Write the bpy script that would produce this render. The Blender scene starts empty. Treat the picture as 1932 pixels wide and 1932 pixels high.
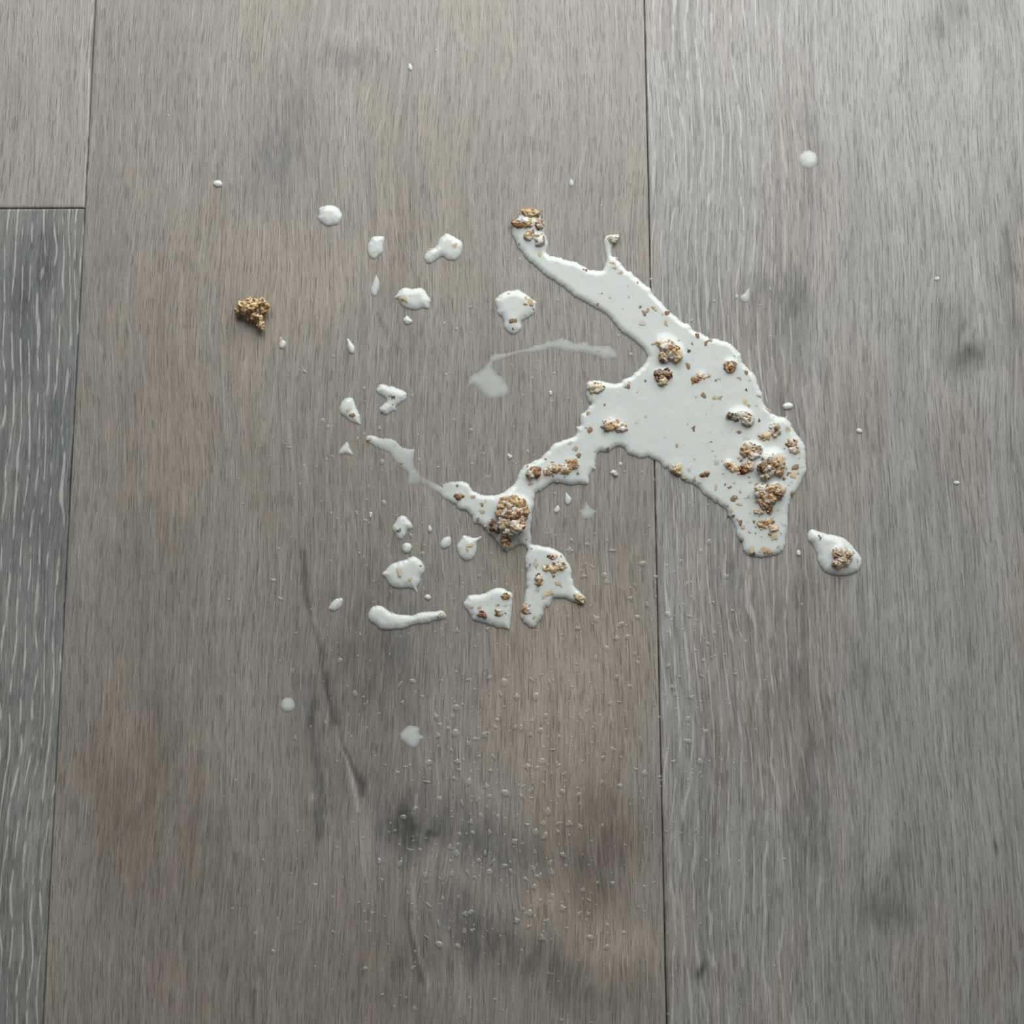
import bpy, math, random
import numpy as np
from mathutils import Vector, Matrix, noise
from mathutils.geometry import delaunay_2d_cdt

random.seed(7)
rng = np.random.default_rng(7)
scene = bpy.context.scene
COL = scene.collection

# ------------------------------------------------------------------ camera
RES = 1932.0
FPX = 966.0 / math.tan(math.radians(25.0))        # focal length in photo pixels
TILT = math.radians(7.84)
YAW = math.radians(-0.213)
PLANK_W = 0.20
DIST = FPX * PLANK_W / 1107.0                     # optical distance to the floor
cam_d = bpy.data.cameras.new('camera')
cam = bpy.data.objects.new('camera', cam_d)
COL.objects.link(cam)
cam.rotation_euler = (TILT, 0, YAW)
RM = cam.rotation_euler.to_matrix()
cam.location = RM @ Vector((0, 0, DIST))
cam_d.angle = math.radians(50.0)
cam_d.clip_start = 0.01
scene.camera = cam
PX = DIST / FPX                                   # metres per photo pixel near the middle

# ------------------------------------------------------------------ light
world = bpy.data.worlds.new('room_light')
scene.world = world
world.use_nodes = True
world.node_tree.nodes['Background'].inputs[0].default_value = (0.90, 0.95, 1.0, 1)
world.node_tree.nodes['Background'].inputs[1].default_value = 0.09


def area_light(name, loc, target, sx, sy, power, color):
    d = bpy.data.lights.new(name, 'AREA')
    d.shape = 'RECTANGLE'
    d.size, d.size_y, d.energy, d.color = sx, sy, power, color
    o = bpy.data.objects.new(name, d)
    COL.objects.link(o)
    o.location = loc
    o.rotation_euler = (Vector(target) - Vector(loc)).to_track_quat('-Z', 'Y').to_euler()
    return o


area_light('window_daylight', (0.12, 0.63, 0.46), (0.0, 0.05, 0.0), 0.90, 0.62, 10.8, (0.975, 0.995, 0.985))
lamp_d = bpy.data.lights.new('ceiling_lamp', 'POINT')
lamp_d.energy, lamp_d.color, lamp_d.shadow_soft_size = 5.5, (1.0, 0.76, 0.48), 0.04
lamp = bpy.data.objects.new('ceiling_lamp', lamp_d)
COL.objects.link(lamp)
lamp.location = (0.25, -1.15, 1.9)

scene.view_settings.view_transform = 'Standard'
scene.view_settings.look = 'None'
scene.view_settings.exposure = 0.0
scene.view_settings.gamma = 1.0
scene.view_settings.use_curve_mapping = False

# ------------------------------------------------------------------ pixel <-> floor
R_np = np.array(RM)
C_np = np.array(cam.location)


def p2w(x, y, z=0.0):
    """photo pixel -> point of the floor plane (or of a plane at height z)"""
    x = np.asarray(x, float); y = np.asarray(y, float)
    d = np.stack([(x - 966.0) / FPX, (966.0 - y) / FPX, -np.ones_like(x)], -1) @ R_np.T
    t = (z - C_np[2]) / d[..., 2]
    return C_np + d * t[..., None]


def w2p(X, Y, Z=0.0):
    P = np.stack([X, Y, np.zeros_like(X) + Z], -1) - C_np
    q = P @ R_np
    return 966.0 + FPX * q[..., 0] / -q[..., 2], 966.0 - FPX * q[..., 1] / -q[..., 2]


# ------------------------------------------------------------------ material helpers
class NT:
    def __init__(self, name):
        self.m = bpy.data.materials.new(name)
        self.m.use_nodes = True
        self.t = self.m.node_tree
        self.t.nodes.clear()
        self.out = self.t.nodes.new('ShaderNodeOutputMaterial')

    def n(self, kind, **kw):
        nd = self.t.nodes.new(kind)
        for k, v in kw.items():
            setattr(nd, k, v)
        return nd

    def put(self, sock, v):
        if isinstance(v, bpy.types.NodeSocket):
            self.t.links.new(v, sock)
        else:
            sock.default_value = v

    def math(self, op, a, b=0.0, c=0.0, clamp=False):
        nd = self.n('ShaderNodeMath', operation=op, use_clamp=clamp)
        self.put(nd.inputs[0], a); self.put(nd.inputs[1], b); self.put(nd.inputs[2], c)
        return nd.outputs[0]

    def smooth(self, x, lo, hi, a=0.0, b=1.0):
        nd = self.n('ShaderNodeMapRange', interpolation_type='SMOOTHSTEP')
        for i, v in enumerate((x, lo, hi, a, b)):
            self.put(nd.inputs[i], v)
        return nd.outputs[0]

    def vec(self, x, y, z=0.0):
        nd = self.n('ShaderNodeCombineXYZ')
        for i, v in enumerate((x, y, z)):
            self.put(nd.inputs[i], v)
        return nd.outputs[0]

    def noise(self, vec, scale=1.0, detail=2.0, rough=0.5, dist=0.0):
        nd = self.n('ShaderNodeTexNoise')
        self.put(nd.inputs['Vector'], vec)
        nd.inputs['Scale'].default_value = scale
        nd.inputs['Detail'].default_value = detail
        nd.inputs['Roughness'].default_value = rough
        nd.inputs['Distortion'].default_value = dist
        return nd.outputs[0]

    def mix(self, f, a, b, kind='MIX'):
        nd = self.n('ShaderNodeMix', data_type='RGBA', blend_type=kind)
        self.put(nd.inputs[0], f); self.put(nd.inputs[6], a); self.put(nd.inputs[7], b)
        return nd.outputs[2]

    def scale_col(self, col, f):
        nd = self.n('ShaderNodeVectorMath', operation='SCALE')
        self.put(nd.inputs[0], col); self.put(nd.inputs[3], f)
        return nd.outputs[0]

    def ramp(self, f, stops):
        nd = self.n('ShaderNodeValToRGB')
        self.put(nd.inputs[0], f)
        el = nd.color_ramp.elements
        while len(el) < len(stops):
            el.new(0.5)
        for e, (p, c) in zip(el, stops):
            e.position = p
            e.color = (*c, 1)
        return nd.outputs[0]

    def attr(self, name):
        return self.n('ShaderNodeAttribute', attribute_name=name)


def srgb(r, g, b):
    f = lambda c: (c / 255) / 12.92 if c / 255 <= 0.04045 else ((c / 255 + 0.055) / 1.055) ** 2.4
    return (f(r), f(g), f(b))


def rgba(c):
    return (c[0], c[1], c[2], 1.0)


# ------------------------------------------------------------------ floor material
def plank_material(name, warm, cool, line_amt, line_w, seed, streak=1.0, blotch=1.0, fade=None):
    N = NT(name)
    tc = N.n('ShaderNodeTexCoord').outputs['Object']
    sp = N.n('ShaderNodeSeparateXYZ'); N.put(sp.inputs[0], tc)
    tone = N.attr('tone').outputs['Fac']
    warmth = N.attr('warmth').outputs['Fac']
    warp = N.attr('warp').outputs['Fac']
    X = N.math('ADD', sp.outputs[0], warp)
    Y = sp.outputs[1]

    def st(dx, dy, z, detail=2.0, rough=0.5, dist=0.0):
        v = N.vec(N.math('MULTIPLY', X, 1.0 / dx), N.math('MULTIPLY', Y, 1.0 / dy), seed + z)
        return N.noise(v, 1.0, detail, rough, dist)

    fine = st(0.00055, 0.012, 1.0, 2.0, 0.6)
    mid = st(0.0022, 0.045, 5.0, 2.0, 0.55)
    tick = st(0.00060, 0.0085, 9.0, 1.0, 0.5)
    gr1 = st(0.0070, 0.032, 13.0, 2.0, 0.55)
    gr2 = st(0.0045, 0.024, 15.0, 2.0, 0.55)
    wander = st(0.012, 0.050, 17.0, 2.0, 0.5)
    wave = N.math('SINE', N.math('MULTIPLY', N.math('MULTIPLY_ADD', wander, 3.2, N.math('MULTIPLY', X, 1.0 / line_w)), 6.2832))
    breaks = st(0.0018, 0.0095, 21.0, 2.0, 0.5)
    breaks2 = st(0.0015, 0.0085, 23.0, 2.0, 0.5)
    cloud = st(0.026, 0.060, 25.0, 3.0, 0.55, 0.5)
    hue = st(0.035, 0.090, 29.0, 3.0, 0.6, 0.4)
    micro = st(0.00045, 0.0011, 33.0, 2.0, 0.6)

    def grain(n, spacing, wobble, shift):
        th = N.math('MULTIPLY', N.math('MULTIPLY_ADD', n, wobble, N.math('MULTIPLY', X, 1.0 / spacing)), 6.2832)
        return N.math('SINE', N.math('ADD', th, shift))

    zone = N.smooth(cloud, 0.36, 0.58, 0.45, 1.0)
    br1 = N.math('MULTIPLY', N.smooth(breaks, 0.49, 0.60), zone)
    br2 = N.math('MULTIPLY', N.smooth(breaks2, 0.50, 0.61), zone)
    tick_m = N.smooth(tick, 0.585, 0.665)
    pale_m = N.math('MAXIMUM', N.math('MULTIPLY', N.smooth(grain(gr1, 0.0016, 1.7, 0.0), 0.62, 0.95), br1), N.math('MULTIPLY', N.smooth(grain(gr2, 0.0010, 1.5, 0.0), 0.62, 0.95), br2))
    dark_m = N.math('MAXIMUM', N.math('MULTIPLY', N.smooth(grain(gr1, 0.0016, 1.7, 1.25), 0.72, 0.97), br1), N.math('MULTIPLY', N.smooth(grain(gr2, 0.0010, 1.5, 1.25), 0.72, 0.97), br2))  # dark print beside each pale grain line, emboss shading painted into the colour
    line_m = N.math('MULTIPLY', N.smooth(wave, 0.70, 0.95), N.smooth(breaks2, 0.38, 0.56))
    if fade:
        line_m = N.math('MULTIPLY', line_m, N.smooth(X, fade[0], fade[1], 1.0, 0.15))
    tone = N.math('MULTIPLY', tone, N.smooth(st(0.005, 0.014, 37.0, 3.0, 0.6, 0.5), 0.30, 0.66, 0.45, 1.55))

    # base hue
    hue_f = N.math('ADD', N.smooth(hue, 0.38, 0.62, 0.0, 0.6), warmth, clamp=True)
    col = N.mix(hue_f, rgba(cool), rgba(warm))
    v = N.math('MULTIPLY_ADD', N.math('SUBTRACT', fine, 0.5), 0.62 * streak, 1.0)
    v = N.math('MULTIPLY_ADD', N.math('SUBTRACT', mid, 0.5), 0.62 * streak, v)
    v = N.math('MULTIPLY_ADD', N.math('SUBTRACT', cloud, 0.5), 0.42 * blotch, v)
    v = N.math('MULTIPLY_ADD', N.math('SUBTRACT', micro, 0.5), 0.42, v)
    v = N.math('MULTIPLY', v, N.math('EXPONENT', tone))
    col = N.scale_col(col, v)
    pale = N.scale_col((0.50, 0.48, 0.44), N.math('MINIMUM', N.math('EXPONENT', N.math('MULTIPLY', tone, 0.7)), 1.15))
    col = N.mix(N.math('MULTIPLY', line_m, line_amt), col, pale)
    col = N.mix(N.math('MULTIPLY', pale_m, 0.30), col, pale)
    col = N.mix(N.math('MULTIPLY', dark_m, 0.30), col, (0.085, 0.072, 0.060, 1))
    col = N.mix(N.math('MULTIPLY', tick_m, 0.36), col, (0.065, 0.055, 0.046, 1))

    h = N.math('MULTIPLY', fine, 0.40)
    h = N.math('MULTIPLY_ADD', tick_m, -0.35, h)
    h = N.math('MULTIPLY_ADD', dark_m, -0.50, h)
    h = N.math('MULTIPLY_ADD', pale_m, 0.25, h)
    h = N.math('MULTIPLY_ADD', line_m, 0.25, h)
    h = N.math('MULTIPLY_ADD', micro, 0.30, h)
    bump = N.n('ShaderNodeBump')
    bump.inputs['Strength'].default_value = 0.66
    bump.inputs['Distance'].default_value = 0.00018
    N.put(bump.inputs['Height'], h)
    b = N.n('ShaderNodeBsdfPrincipled')
    N.put(b.inputs['Base Color'], col)
    N.put(b.inputs['Roughness'], N.math('MULTIPLY_ADD', fine, 0.25, 0.34))
    b.inputs['Specular IOR Level'].default_value = 0.42
    N.put(b.inputs['Normal'], bump.outputs[0])
    N.put(N.out.inputs[0], b.outputs[0])
    return N.m


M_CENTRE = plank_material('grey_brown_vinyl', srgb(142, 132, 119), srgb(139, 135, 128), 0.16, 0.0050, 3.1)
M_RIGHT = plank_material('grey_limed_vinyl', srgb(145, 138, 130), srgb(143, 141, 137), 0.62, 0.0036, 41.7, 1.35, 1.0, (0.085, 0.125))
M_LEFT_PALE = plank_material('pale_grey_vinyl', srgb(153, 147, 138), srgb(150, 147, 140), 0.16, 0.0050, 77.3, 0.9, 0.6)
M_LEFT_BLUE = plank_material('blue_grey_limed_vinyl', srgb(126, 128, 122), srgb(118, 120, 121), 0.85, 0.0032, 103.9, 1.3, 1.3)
M_JOINT = NT('dark_joint')
_b = M_JOINT.n('ShaderNodeBsdfPrincipled')
_tc = M_JOINT.n('ShaderNodeTexCoord').outputs['Object']
M_JOINT.put(_b.inputs['Base Color'], M_JOINT.ramp(M_JOINT.noise(_tc, 300.0, 2.0), [(0.3, (0.012, 0.010, 0.008)), (0.7, (0.03, 0.024, 0.018))]))
_b.inputs['Roughness'].default_value = 0.9
M_JOINT.put(M_JOINT.out.inputs[0], _b.outputs[0])
M_JOINT = M_JOINT.m

# ------------------------------------------------------------------ floor geometry
# print features of the boards: (x, y, rx, ry, turn, tone, warmth) in photo pixels
SPOTS = [
    (660, 118, 42, 26, 0, -0.20, 0.0), (660, 78, 55, 16, 0, 0.14, -0.3), (520, 265, 45, 90, 8, -0.20, -0.5),
    (545, 345, 40, 60, 0, -0.10, -0.4), (610, 560, 120, 60, -20, 0.06, 0.3), (600, 480, 130, 50, 0, 0.05, 0.3),
    (765, 500, 30, 220, 0, -0.12, 0.1), (330, 800, 120, 300, 0, -0.02, 0.1), (250, 1000, 25, 160, 0, -0.10, 0.1),
    (700, 1260, 85, 120, 0, -0.22, 0.0), (560, 1120, 60, 150, 0, -0.08, 0.0),
    (640, 1480, 40, 70, 0, -0.10, 0.0), (760, 1520, 42, 60, 0, -0.28, 0.0), (800, 1560, 90, 38, 25, -0.30, -0.3),
    (770, 1600, 28, 60, 0, -0.22, 0.0), (920, 1580, 70, 55, 30, -0.20, -0.2), (985, 1630, 60, 50, 40, -0.20, 0.0),
    (700, 1570, 40, 48, 0, 0.18, -0.8), (800, 1640, 34, 90, 0, 0.14, -0.8), (900, 1660, 70, 50, 10, 0.16, -0.8),
    (940, 1500, 60, 90, 0, 0.08, -0.6), (1050, 1420, 130, 170, 0, 0.12, 0.7), (1090, 1250, 120, 160, 0, 0.10, 0.6),
    (1120, 1640, 55, 80, 0, -0.30, 0.4), (1150, 1560, 60, 60, 0, -0.18, 0.4), (1040, 1700, 60, 40, 20, 0.10, 0.6),
    (890, 1740, 80, 45, 25, -0.28, 0.0), (1000, 1820, 120, 40, 20, -0.26, 0.0), (1090, 1740, 110, 40, 25, 0.20, 0.4),
    (1180, 1790, 70, 60, 0, 0.12, 0.3), (780, 1850, 45, 80, 0, -0.22, 0.0), (660, 1850, 60, 90, 0, -0.06, 0.1),
    (1150, 1880, 90, 50, 10, -0.12, 0.0), (450, 1750, 140, 200, 0, -0.06, 0.3), (230, 1650, 120, 220, 0, -0.06, 0.4),
    (300, 1400, 30, 120, 3, -0.14, 0.2), (380, 1500, 25, 150, 0, -0.10, 0.1), (200, 1480, 80, 150, 0, -0.06, 0.3),
    (440, 1300, 60, 180, 0, 0.04, 0.2), (700, 1100, 50, 140, 0, -0.12, 0.0), (330, 1880, 40, 60, 0, 0.05, 0.3),
    # right hand board
    (1818, 676, 26, 20, 0, -0.38, -0.5), (1822, 705, 18, 26, 0, -0.20, -0.4), (1822, 590, 40, 30, 0, -0.16, -0.3),
    (1812, 640, 60, 60, 0, -0.10, -0.3), (1800, 60, 34, 36, 0, -0.24, -0.6), (1830, 20, 70, 20, 0, -0.12, -0.5),
    (1440, 575, 45, 50, 0, -0.20, 0.0), (1500, 560, 25, 60, 0, -0.18, 0.0), (1525, 260, 14, 90, 0, -0.18, 0.2),
    (1740, 250, 120, 160, 0, 0.08, -0.7), (1640, 620, 120, 120, 0, 0.08, -0.5), (1600, 800, 60, 160, 0, -0.03, 0.6),
    (1670, 1690, 26, 40, 0, -0.30, -0.2), (1700, 1740, 26, 24, 0, -0.34, -0.2), (1660, 1640, 40, 40, 0, -0.16, 0.0),
    (1515, 1420, 18, 240, 0, -0.28, 0.2), (1550, 1550, 14, 80, 0, -0.22, 0.0), (1620, 1260, 16, 60, 0, -0.22, 0.2),
    (1860, 640, 26, 150, 0, 0.06, -0.3), (1905, 470, 14, 180, 0, -0.14, -0.3), (1880, 1800, 40, 140, 0, -0.10, 0.7),
    (1740, 1880, 50, 70, 0, -0.08, 0.6), (1350, 1420, 14, 220, 0, -0.12, 0.4), (1440, 1300, 20, 240, 0, -0.04, 0.5),
    (1400, 1750, 140, 160, 0, 0.02, 0.2), (1800, 1450, 110, 260, 0, 0.04, -0.3), (1325, 1818, 6, 14, 0, -0.9, 0.0),
    (1882, 1595, 3, 12, 0, -0.7, 0.0), (1270, 1330, 30, 200, 0, 0.06, -0.6), (1300, 120, 40, 200, 0, 0.02, -0.2),
    (1805, 880, 40, 90, 0, -0.10, 0.5), (1480, 820, 14, 160, 0, -0.16, 0.0),
    # left boards
    (75, 490, 30, 60, 0, -0.22, -0.5), (45, 600, 40, 60, 0, -0.16, -0.6), (110, 760, 30, 70, 0, -0.14, -0.4),
    (70, 520, 60, 40, 0, -0.10, -0.5), (60, 990, 60, 60, 0, -0.10, -0.3), (60, 1600, 60, 300, 0, 0.20, 0.6),
    (40, 300, 60, 90, 0, 0.02, 0.4),
]
# dark and pale veins: (points, half width, tone, warmth)
VEINS = [
    ([(572, 1040), (578, 1120), (590, 1180), (606, 1230), (615, 1290), (628, 1350), (645, 1400), (662, 1440), (682, 1480), (684, 1500)], 5.0, -0.55, -0.2),
    ([(617, 1270), (624, 1320), (636, 1360)], 8.0, -0.40, -0.4),
    ([(588, 1280), (588, 1340), (592, 1400), (597, 1450), (604, 1500), (606, 1535), (603, 1560), (600, 1585)], 10.0, -0.45, -0.7),
    ([(596, 1520), (601, 1560)], 13.0, -0.20, -0.8), ([(601, 1575), (596, 1612)], 6.0, -0.30, -0.6),
    ([(634, 1370), (642, 1410), (656, 1436), (664, 1470), (672, 1500), (676, 1530)], 3.5, 0.55, -0.8),
    ([(582, 1220), (580, 1290), (584, 1350)], 3.0, 0.22, 0.0),
    ([(590, 1505), (592, 1520)], 9.0, 0.35, -1.0),
    ([(786, 1500), (786, 1520), (778, 1535)], 4.0, 0.55, -0.5),
    ([(782, 1560), (800, 1570), (820, 1575)], 4.0, -0.4, -0.2),
    ([(778, 1640), (780, 1700), (779, 1745), (790, 1800), (806, 1850), (812, 1890)], 3.5, 0.42, -0.6),
    ([(768, 1680), (769, 1740), (780, 1790), (796, 1850)], 6.0, -0.35, -0.2),
    ([(1500, 500), (1505, 700)], 4.0, -0.22, 0.0),
    ([(1258, 1120), (1262, 1400), (1275, 1700)], 9.0, 0.10, -0.5),
    ([(1838, 452), (1848, 620), (1856, 760)], 7.0, 0.14, 0.0),
    ([(1898, 430), (1912, 560), (1928, 700)], 6.0, -0.22, -0.3),
    ([(480, 1870), (478, 1932)], 4.0, -0.5, -0.2),
    ([(260, 1810), (258, 1932)], 4.0, -0.12, 0.0),
    ([(712, 590), (720, 612), (735, 636), (755, 660)], 1.6, -0.35, 0.0),
]
KNOTS = [(1820, 690, 60, 130, 0.55), (1685, 1710, 55, 120, 0.6), (660, 115, 80, 90, 0.5), (775, 1545, 90, 130, 0.5),
         (1800, 50, 60, 110, 0.45), (480, 600, 200, 240, 0.25), (950, 1720, 160, 120, 0.35), (1440, 580, 70, 120, 0.3),
         (75, 500, 50, 90, 0.3), (240, 900, 90, 260, -0.25)]


def seg_dist(px, py, pts):
    best = np.full(px.shape, 1e9)
    for (x0, y0), (x1, y1) in zip(pts[:-1], pts[1:]):
        dx, dy = x1 - x0, y1 - y0
        t = np.clip(((px - x0) * dx + (py - y0) * dy) / (dx * dx + dy * dy + 1e-9), 0, 1)
        best = np.minimum(best, np.hypot(px - x0 - t * dx, py - y0 - t * dy))
    return best


def print_fields(X, Y):
    px, py = w2p(X, Y)
    gx_, gy_ = px, py
    px = gx_ + 11 * np.sin(gy_ * 0.023 + gx_ * 0.011) + 6 * np.sin(gy_ * 0.061 - gx_ * 0.037 + 1.0) + 3 * np.sin(gx_ * 0.11 + gy_ * 0.05)
    py = gy_ + 14 * np.sin(gx_ * 0.027 + gy_ * 0.009 + 2.0) + 8 * np.sin(gx_ * 0.071 + gy_ * 0.023) + 4 * np.sin(gx_ * 0.16 - gy_ * 0.03)
    tone = np.zeros_like(px); warm = np.zeros_like(px); warp = np.zeros_like(px)
    for (x, y, rx, ry, a, t, w) in SPOTS:
        c, s = math.cos(math.radians(a)), math.sin(math.radians(a))
        u = ((px - x) * c + (py - y) * s) / rx
        v = (-(px - x) * s + (py - y) * c) / ry
        g = np.exp(-(u * u + v * v) * 0.75)
        tone += g * t * (1.35 if t < 0 else 1.0); warm += g * w
    px, py = gx_, gy_
    for pts, hw, t, w in VEINS:
        d = seg_dist(px, py, pts)
        d = d * (1 + 0.22 * np.sin(py * 0.045 + px * 0.02) + 0.15 * np.sin(py * 0.13 + 1.0))
        g = np.exp(-(np.abs(d) / hw) ** 2.2)
        tone += g * t; warm += g * w
    for (x, y, rx, ry, k) in KNOTS:
        g = np.exp(-(((px - x) / rx) ** 2 + ((py - y) / ry) ** 2))
        warp += -(px - x) * g * k * 0.55 * PX
    # slow wander of the grain along the board
    warp += 0.0009 * np.sin(Y * 23.0 + X * 9.0) + 0.0006 * np.sin(Y * 61.0 + X * 31.0 + 1.3)
    return tone, warm, warp


def mesh_obj(name, verts, faces, mat, parent=None, smooth=True):
    me = bpy.data.meshes.new(name)
    me.from_pydata([tuple(map(float, v)) for v in verts], [], [tuple(map(int, f)) for f in faces])
    me.materials.append(mat)
    if smooth:
        me.polygons.foreach_set('use_smooth', [True] * len(me.polygons))
    me.update()
    o = bpy.data.objects.new(name, me)
    COL.objects.link(o)
    if parent is not None:
        o.parent = parent
    return o


def tag(o, label=None, cat=None, group=None, kind=None):
    if label: o['label'] = label
    if cat: o['category'] = cat
    if group: o['group'] = group
    if kind: o['kind'] = kind
    return o


def axis(lo, hi, flo, fhi, step, coarse):
    """fine steps inside the seen range, coarse beyond"""
    a = list(np.arange(lo, min(flo, hi), coarse)) if lo < flo else []
    s, e = max(lo, flo), min(hi, fhi)
    if s < e:
        a += list(np.linspace(s, e, max(2, int((e - s) / step) + 1)))
    if hi > fhi:
        a += list(np.linspace(max(lo, fhi), hi, max(2, int((hi - max(lo, fhi)) / coarse) + 2)))
    a = np.array(sorted(a + [lo, hi]))
    keep = np.concatenate([[True], np.diff(a) > 1e-6])
    return a[keep]


fine_step = 4.0 * PX
xl = float(p2w(130, 966)[0]); xr = float(p2w(1237, 966)[0])
yj = float(p2w(80, 393)[1])
fx0, fx1 = float(p2w(-20, 30)[0]) - 0.012, float(p2w(1950, 30)[0]) + 0.012
fy0, fy1 = float(p2w(966, 1950)[1]), float(p2w(966, -20)[1])
GAP = 0.00042

floor = mesh_obj('floor', [(-0.8, -0.9, -0.0055), (0.8, -0.9, -0.0055), (0.8, 0.9, -0.0055), (-0.8, 0.9, -0.0055),
                           (-0.8, -0.9, -0.02), (0.8, -0.9, -0.02), (0.8, 0.9, -0.02), (-0.8, 0.9, -0.02)],
                 [(0, 1, 2, 3), (7, 6, 5, 4), (0, 4, 5, 1), (1, 5, 6, 2), (2, 6, 7, 3), (3, 7, 4, 0)], M_JOINT, smooth=False)
tag(floor, 'grey wood look vinyl plank floor with dark joints', 'floor', kind='structure')


def plank(x0, x1, y0, y1, mat, label, ragged=0.0):
    g = GAP / 2
    xa, xb, ya, yb = x0 + g, x1 - g, y0 + g, y1 - g
    xs = axis(xa + 0.0006, xb - 0.0006, fx0, fx1, fine_step, 0.02)
    ys = axis(ya + 0.0006, yb - 0.0006, fy0, fy1, fine_step, 0.02)
    xs = np.concatenate([[xa, xa, xa + 0.0003], xs, [xb - 0.0003, xb, xb]])
    ys = np.concatenate([[ya, ya, ya + 0.0003], ys, [yb - 0.0003, yb, yb]])
    zx = np.zeros(len(xs)); zy = np.zeros(len(ys))
    for z in (zx, zy):
        z[0] = z[-1] = -0.005; z[1] = z[-2] = -0.00022; z[2] = z[-3] = -0.00005
    XX, YY = np.meshgrid(xs, ys)
    ZZ = np.minimum(zx[None, :], zy[:, None])
    if ragged:
        px_, py_ = w2p(XX, YY)
        wob = np.exp(-((py_ - 915) / 45) ** 2) * 0.0006 + np.exp(-((py_ - 90) / 90) ** 2) * 0.00035
        side = np.zeros_like(XX); side[:, -3:] = 1.0
        XX = XX - side * wob * ragged
    nx, ny = len(xs), len(ys)
    verts = np.stack([XX.ravel(), YY.ravel(), ZZ.ravel()], 1)
    i = np.arange(ny - 1)[:, None] * nx + np.arange(nx - 1)[None, :]
    faces = np.stack([i, i + 1, i + nx + 1, i + nx], -1).reshape(-1, 4)
    me = bpy.data.meshes.new('plank')
    me.vertices.add(len(verts)); me.vertices.foreach_set('co', verts.ravel())
    nf = len(faces)
    me.loops.add(nf * 4); me.loops.foreach_set('vertex_index', faces.ravel().astype(np.int32))
    me.polygons.add(nf); me.polygons.foreach_set('loop_start', np.arange(0, nf * 4, 4, dtype=np.int32))
    me.polygons.foreach_set('use_smooth', np.ones(nf, dtype=bool))
    me.update(calc_edges=True)
    me.materials.append(mat)
    t, w, wp = print_fields(verts[:, 0], verts[:, 1])
    for nm, arr in (('tone', t), ('warmth', w), ('warp', wp)):
        at = me.attributes.new(nm, 'FLOAT', 'POINT')
        at.data.foreach_set('value', arr.astype(np.float32))
    o = bpy.data.objects.new('plank', me)
    COL.objects.link(o)
    o.parent = floor
    tag(o, label)
    return o


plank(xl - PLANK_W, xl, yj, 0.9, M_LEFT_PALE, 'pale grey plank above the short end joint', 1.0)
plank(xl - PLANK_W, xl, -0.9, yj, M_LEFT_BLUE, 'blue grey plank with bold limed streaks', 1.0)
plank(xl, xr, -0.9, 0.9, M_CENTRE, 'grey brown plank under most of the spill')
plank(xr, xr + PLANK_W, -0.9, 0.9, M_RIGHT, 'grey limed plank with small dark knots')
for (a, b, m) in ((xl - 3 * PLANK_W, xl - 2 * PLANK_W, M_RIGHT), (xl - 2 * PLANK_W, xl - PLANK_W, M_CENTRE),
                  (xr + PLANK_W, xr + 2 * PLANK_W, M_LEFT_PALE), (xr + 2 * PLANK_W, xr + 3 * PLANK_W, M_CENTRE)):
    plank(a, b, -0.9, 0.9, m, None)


# ------------------------------------------------------------------ milk material
def milk_material():
    N = NT('spilled_milk')
    h = N.attr('thickness').outputs['Fac']                  # millimetres of milk
    tc = N.n('ShaderNodeTexCoord').outputs['Object']
    op = N.math('SUBTRACT', 1.0, N.math('EXPONENT', N.math('MULTIPLY', h, -4.6)), clamp=True)
    cloud = N.noise(tc, 160.0, 2.0)
    col = N.mix(cloud, (0.625, 0.660, 0.640, 1), (0.665, 0.695, 0.665, 1))
    b = N.n('ShaderNodeBsdfPrincipled')
    N.put(b.inputs['Base Color'], col)
    b.inputs['Roughness'].default_value = 0.06
    b.inputs['IOR'].default_value = 1.35
    b.inputs['Subsurface Weight'].default_value = 0.85
    b.inputs['Subsurface Radius'].default_value = (1.0, 0.9, 0.75)
    b.inputs['Subsurface Scale'].default_value = 0.0016
    rip = N.noise(tc, 700.0, 2.0)
    bump = N.n('ShaderNodeBump')
    bump.inputs['Strength'].default_value = 0.12
    bump.inputs['Distance'].default_value = 0.0003
    N.put(bump.inputs['Height'], rip)
    N.put(b.inputs['Normal'], bump.outputs[0])
    N.put(b.inputs['Alpha'], op)
    N.put(N.out.inputs[0], b.outputs[0])
    return N.m


M_MILK = milk_material()


# ------------------------------------------------------------------ outlines
def crop(x0, y0, size):
    s = size / 1932.0
    return lambda pts: [(x0 + p[0] * s, y0 + p[1] * s) for p in pts]


A = crop(900, 380, 400); B = crop(1180, 560, 400); C = crop(1240, 760, 400); D = crop(860, 760, 400)
E = crop(600, 780, 400); F = crop(820, 980, 300); G = crop(580, 360, 400); H = crop(430, 540, 300)
I = crop(600, 960, 300); K = crop(680, 700, 120); J = crop(700, 1200, 600); L = crop(440, 550, 100)
CS = {'A': (A, 400), 'B': (B, 400), 'C': (C, 400), 'D': (D, 400), 'E': (E, 400), 'F': (F, 300), 'G': (G, 400),
      'H': (H, 300), 'I': (I, 300), 'K': (K, 120), 'L': (L, 100)}

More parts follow.
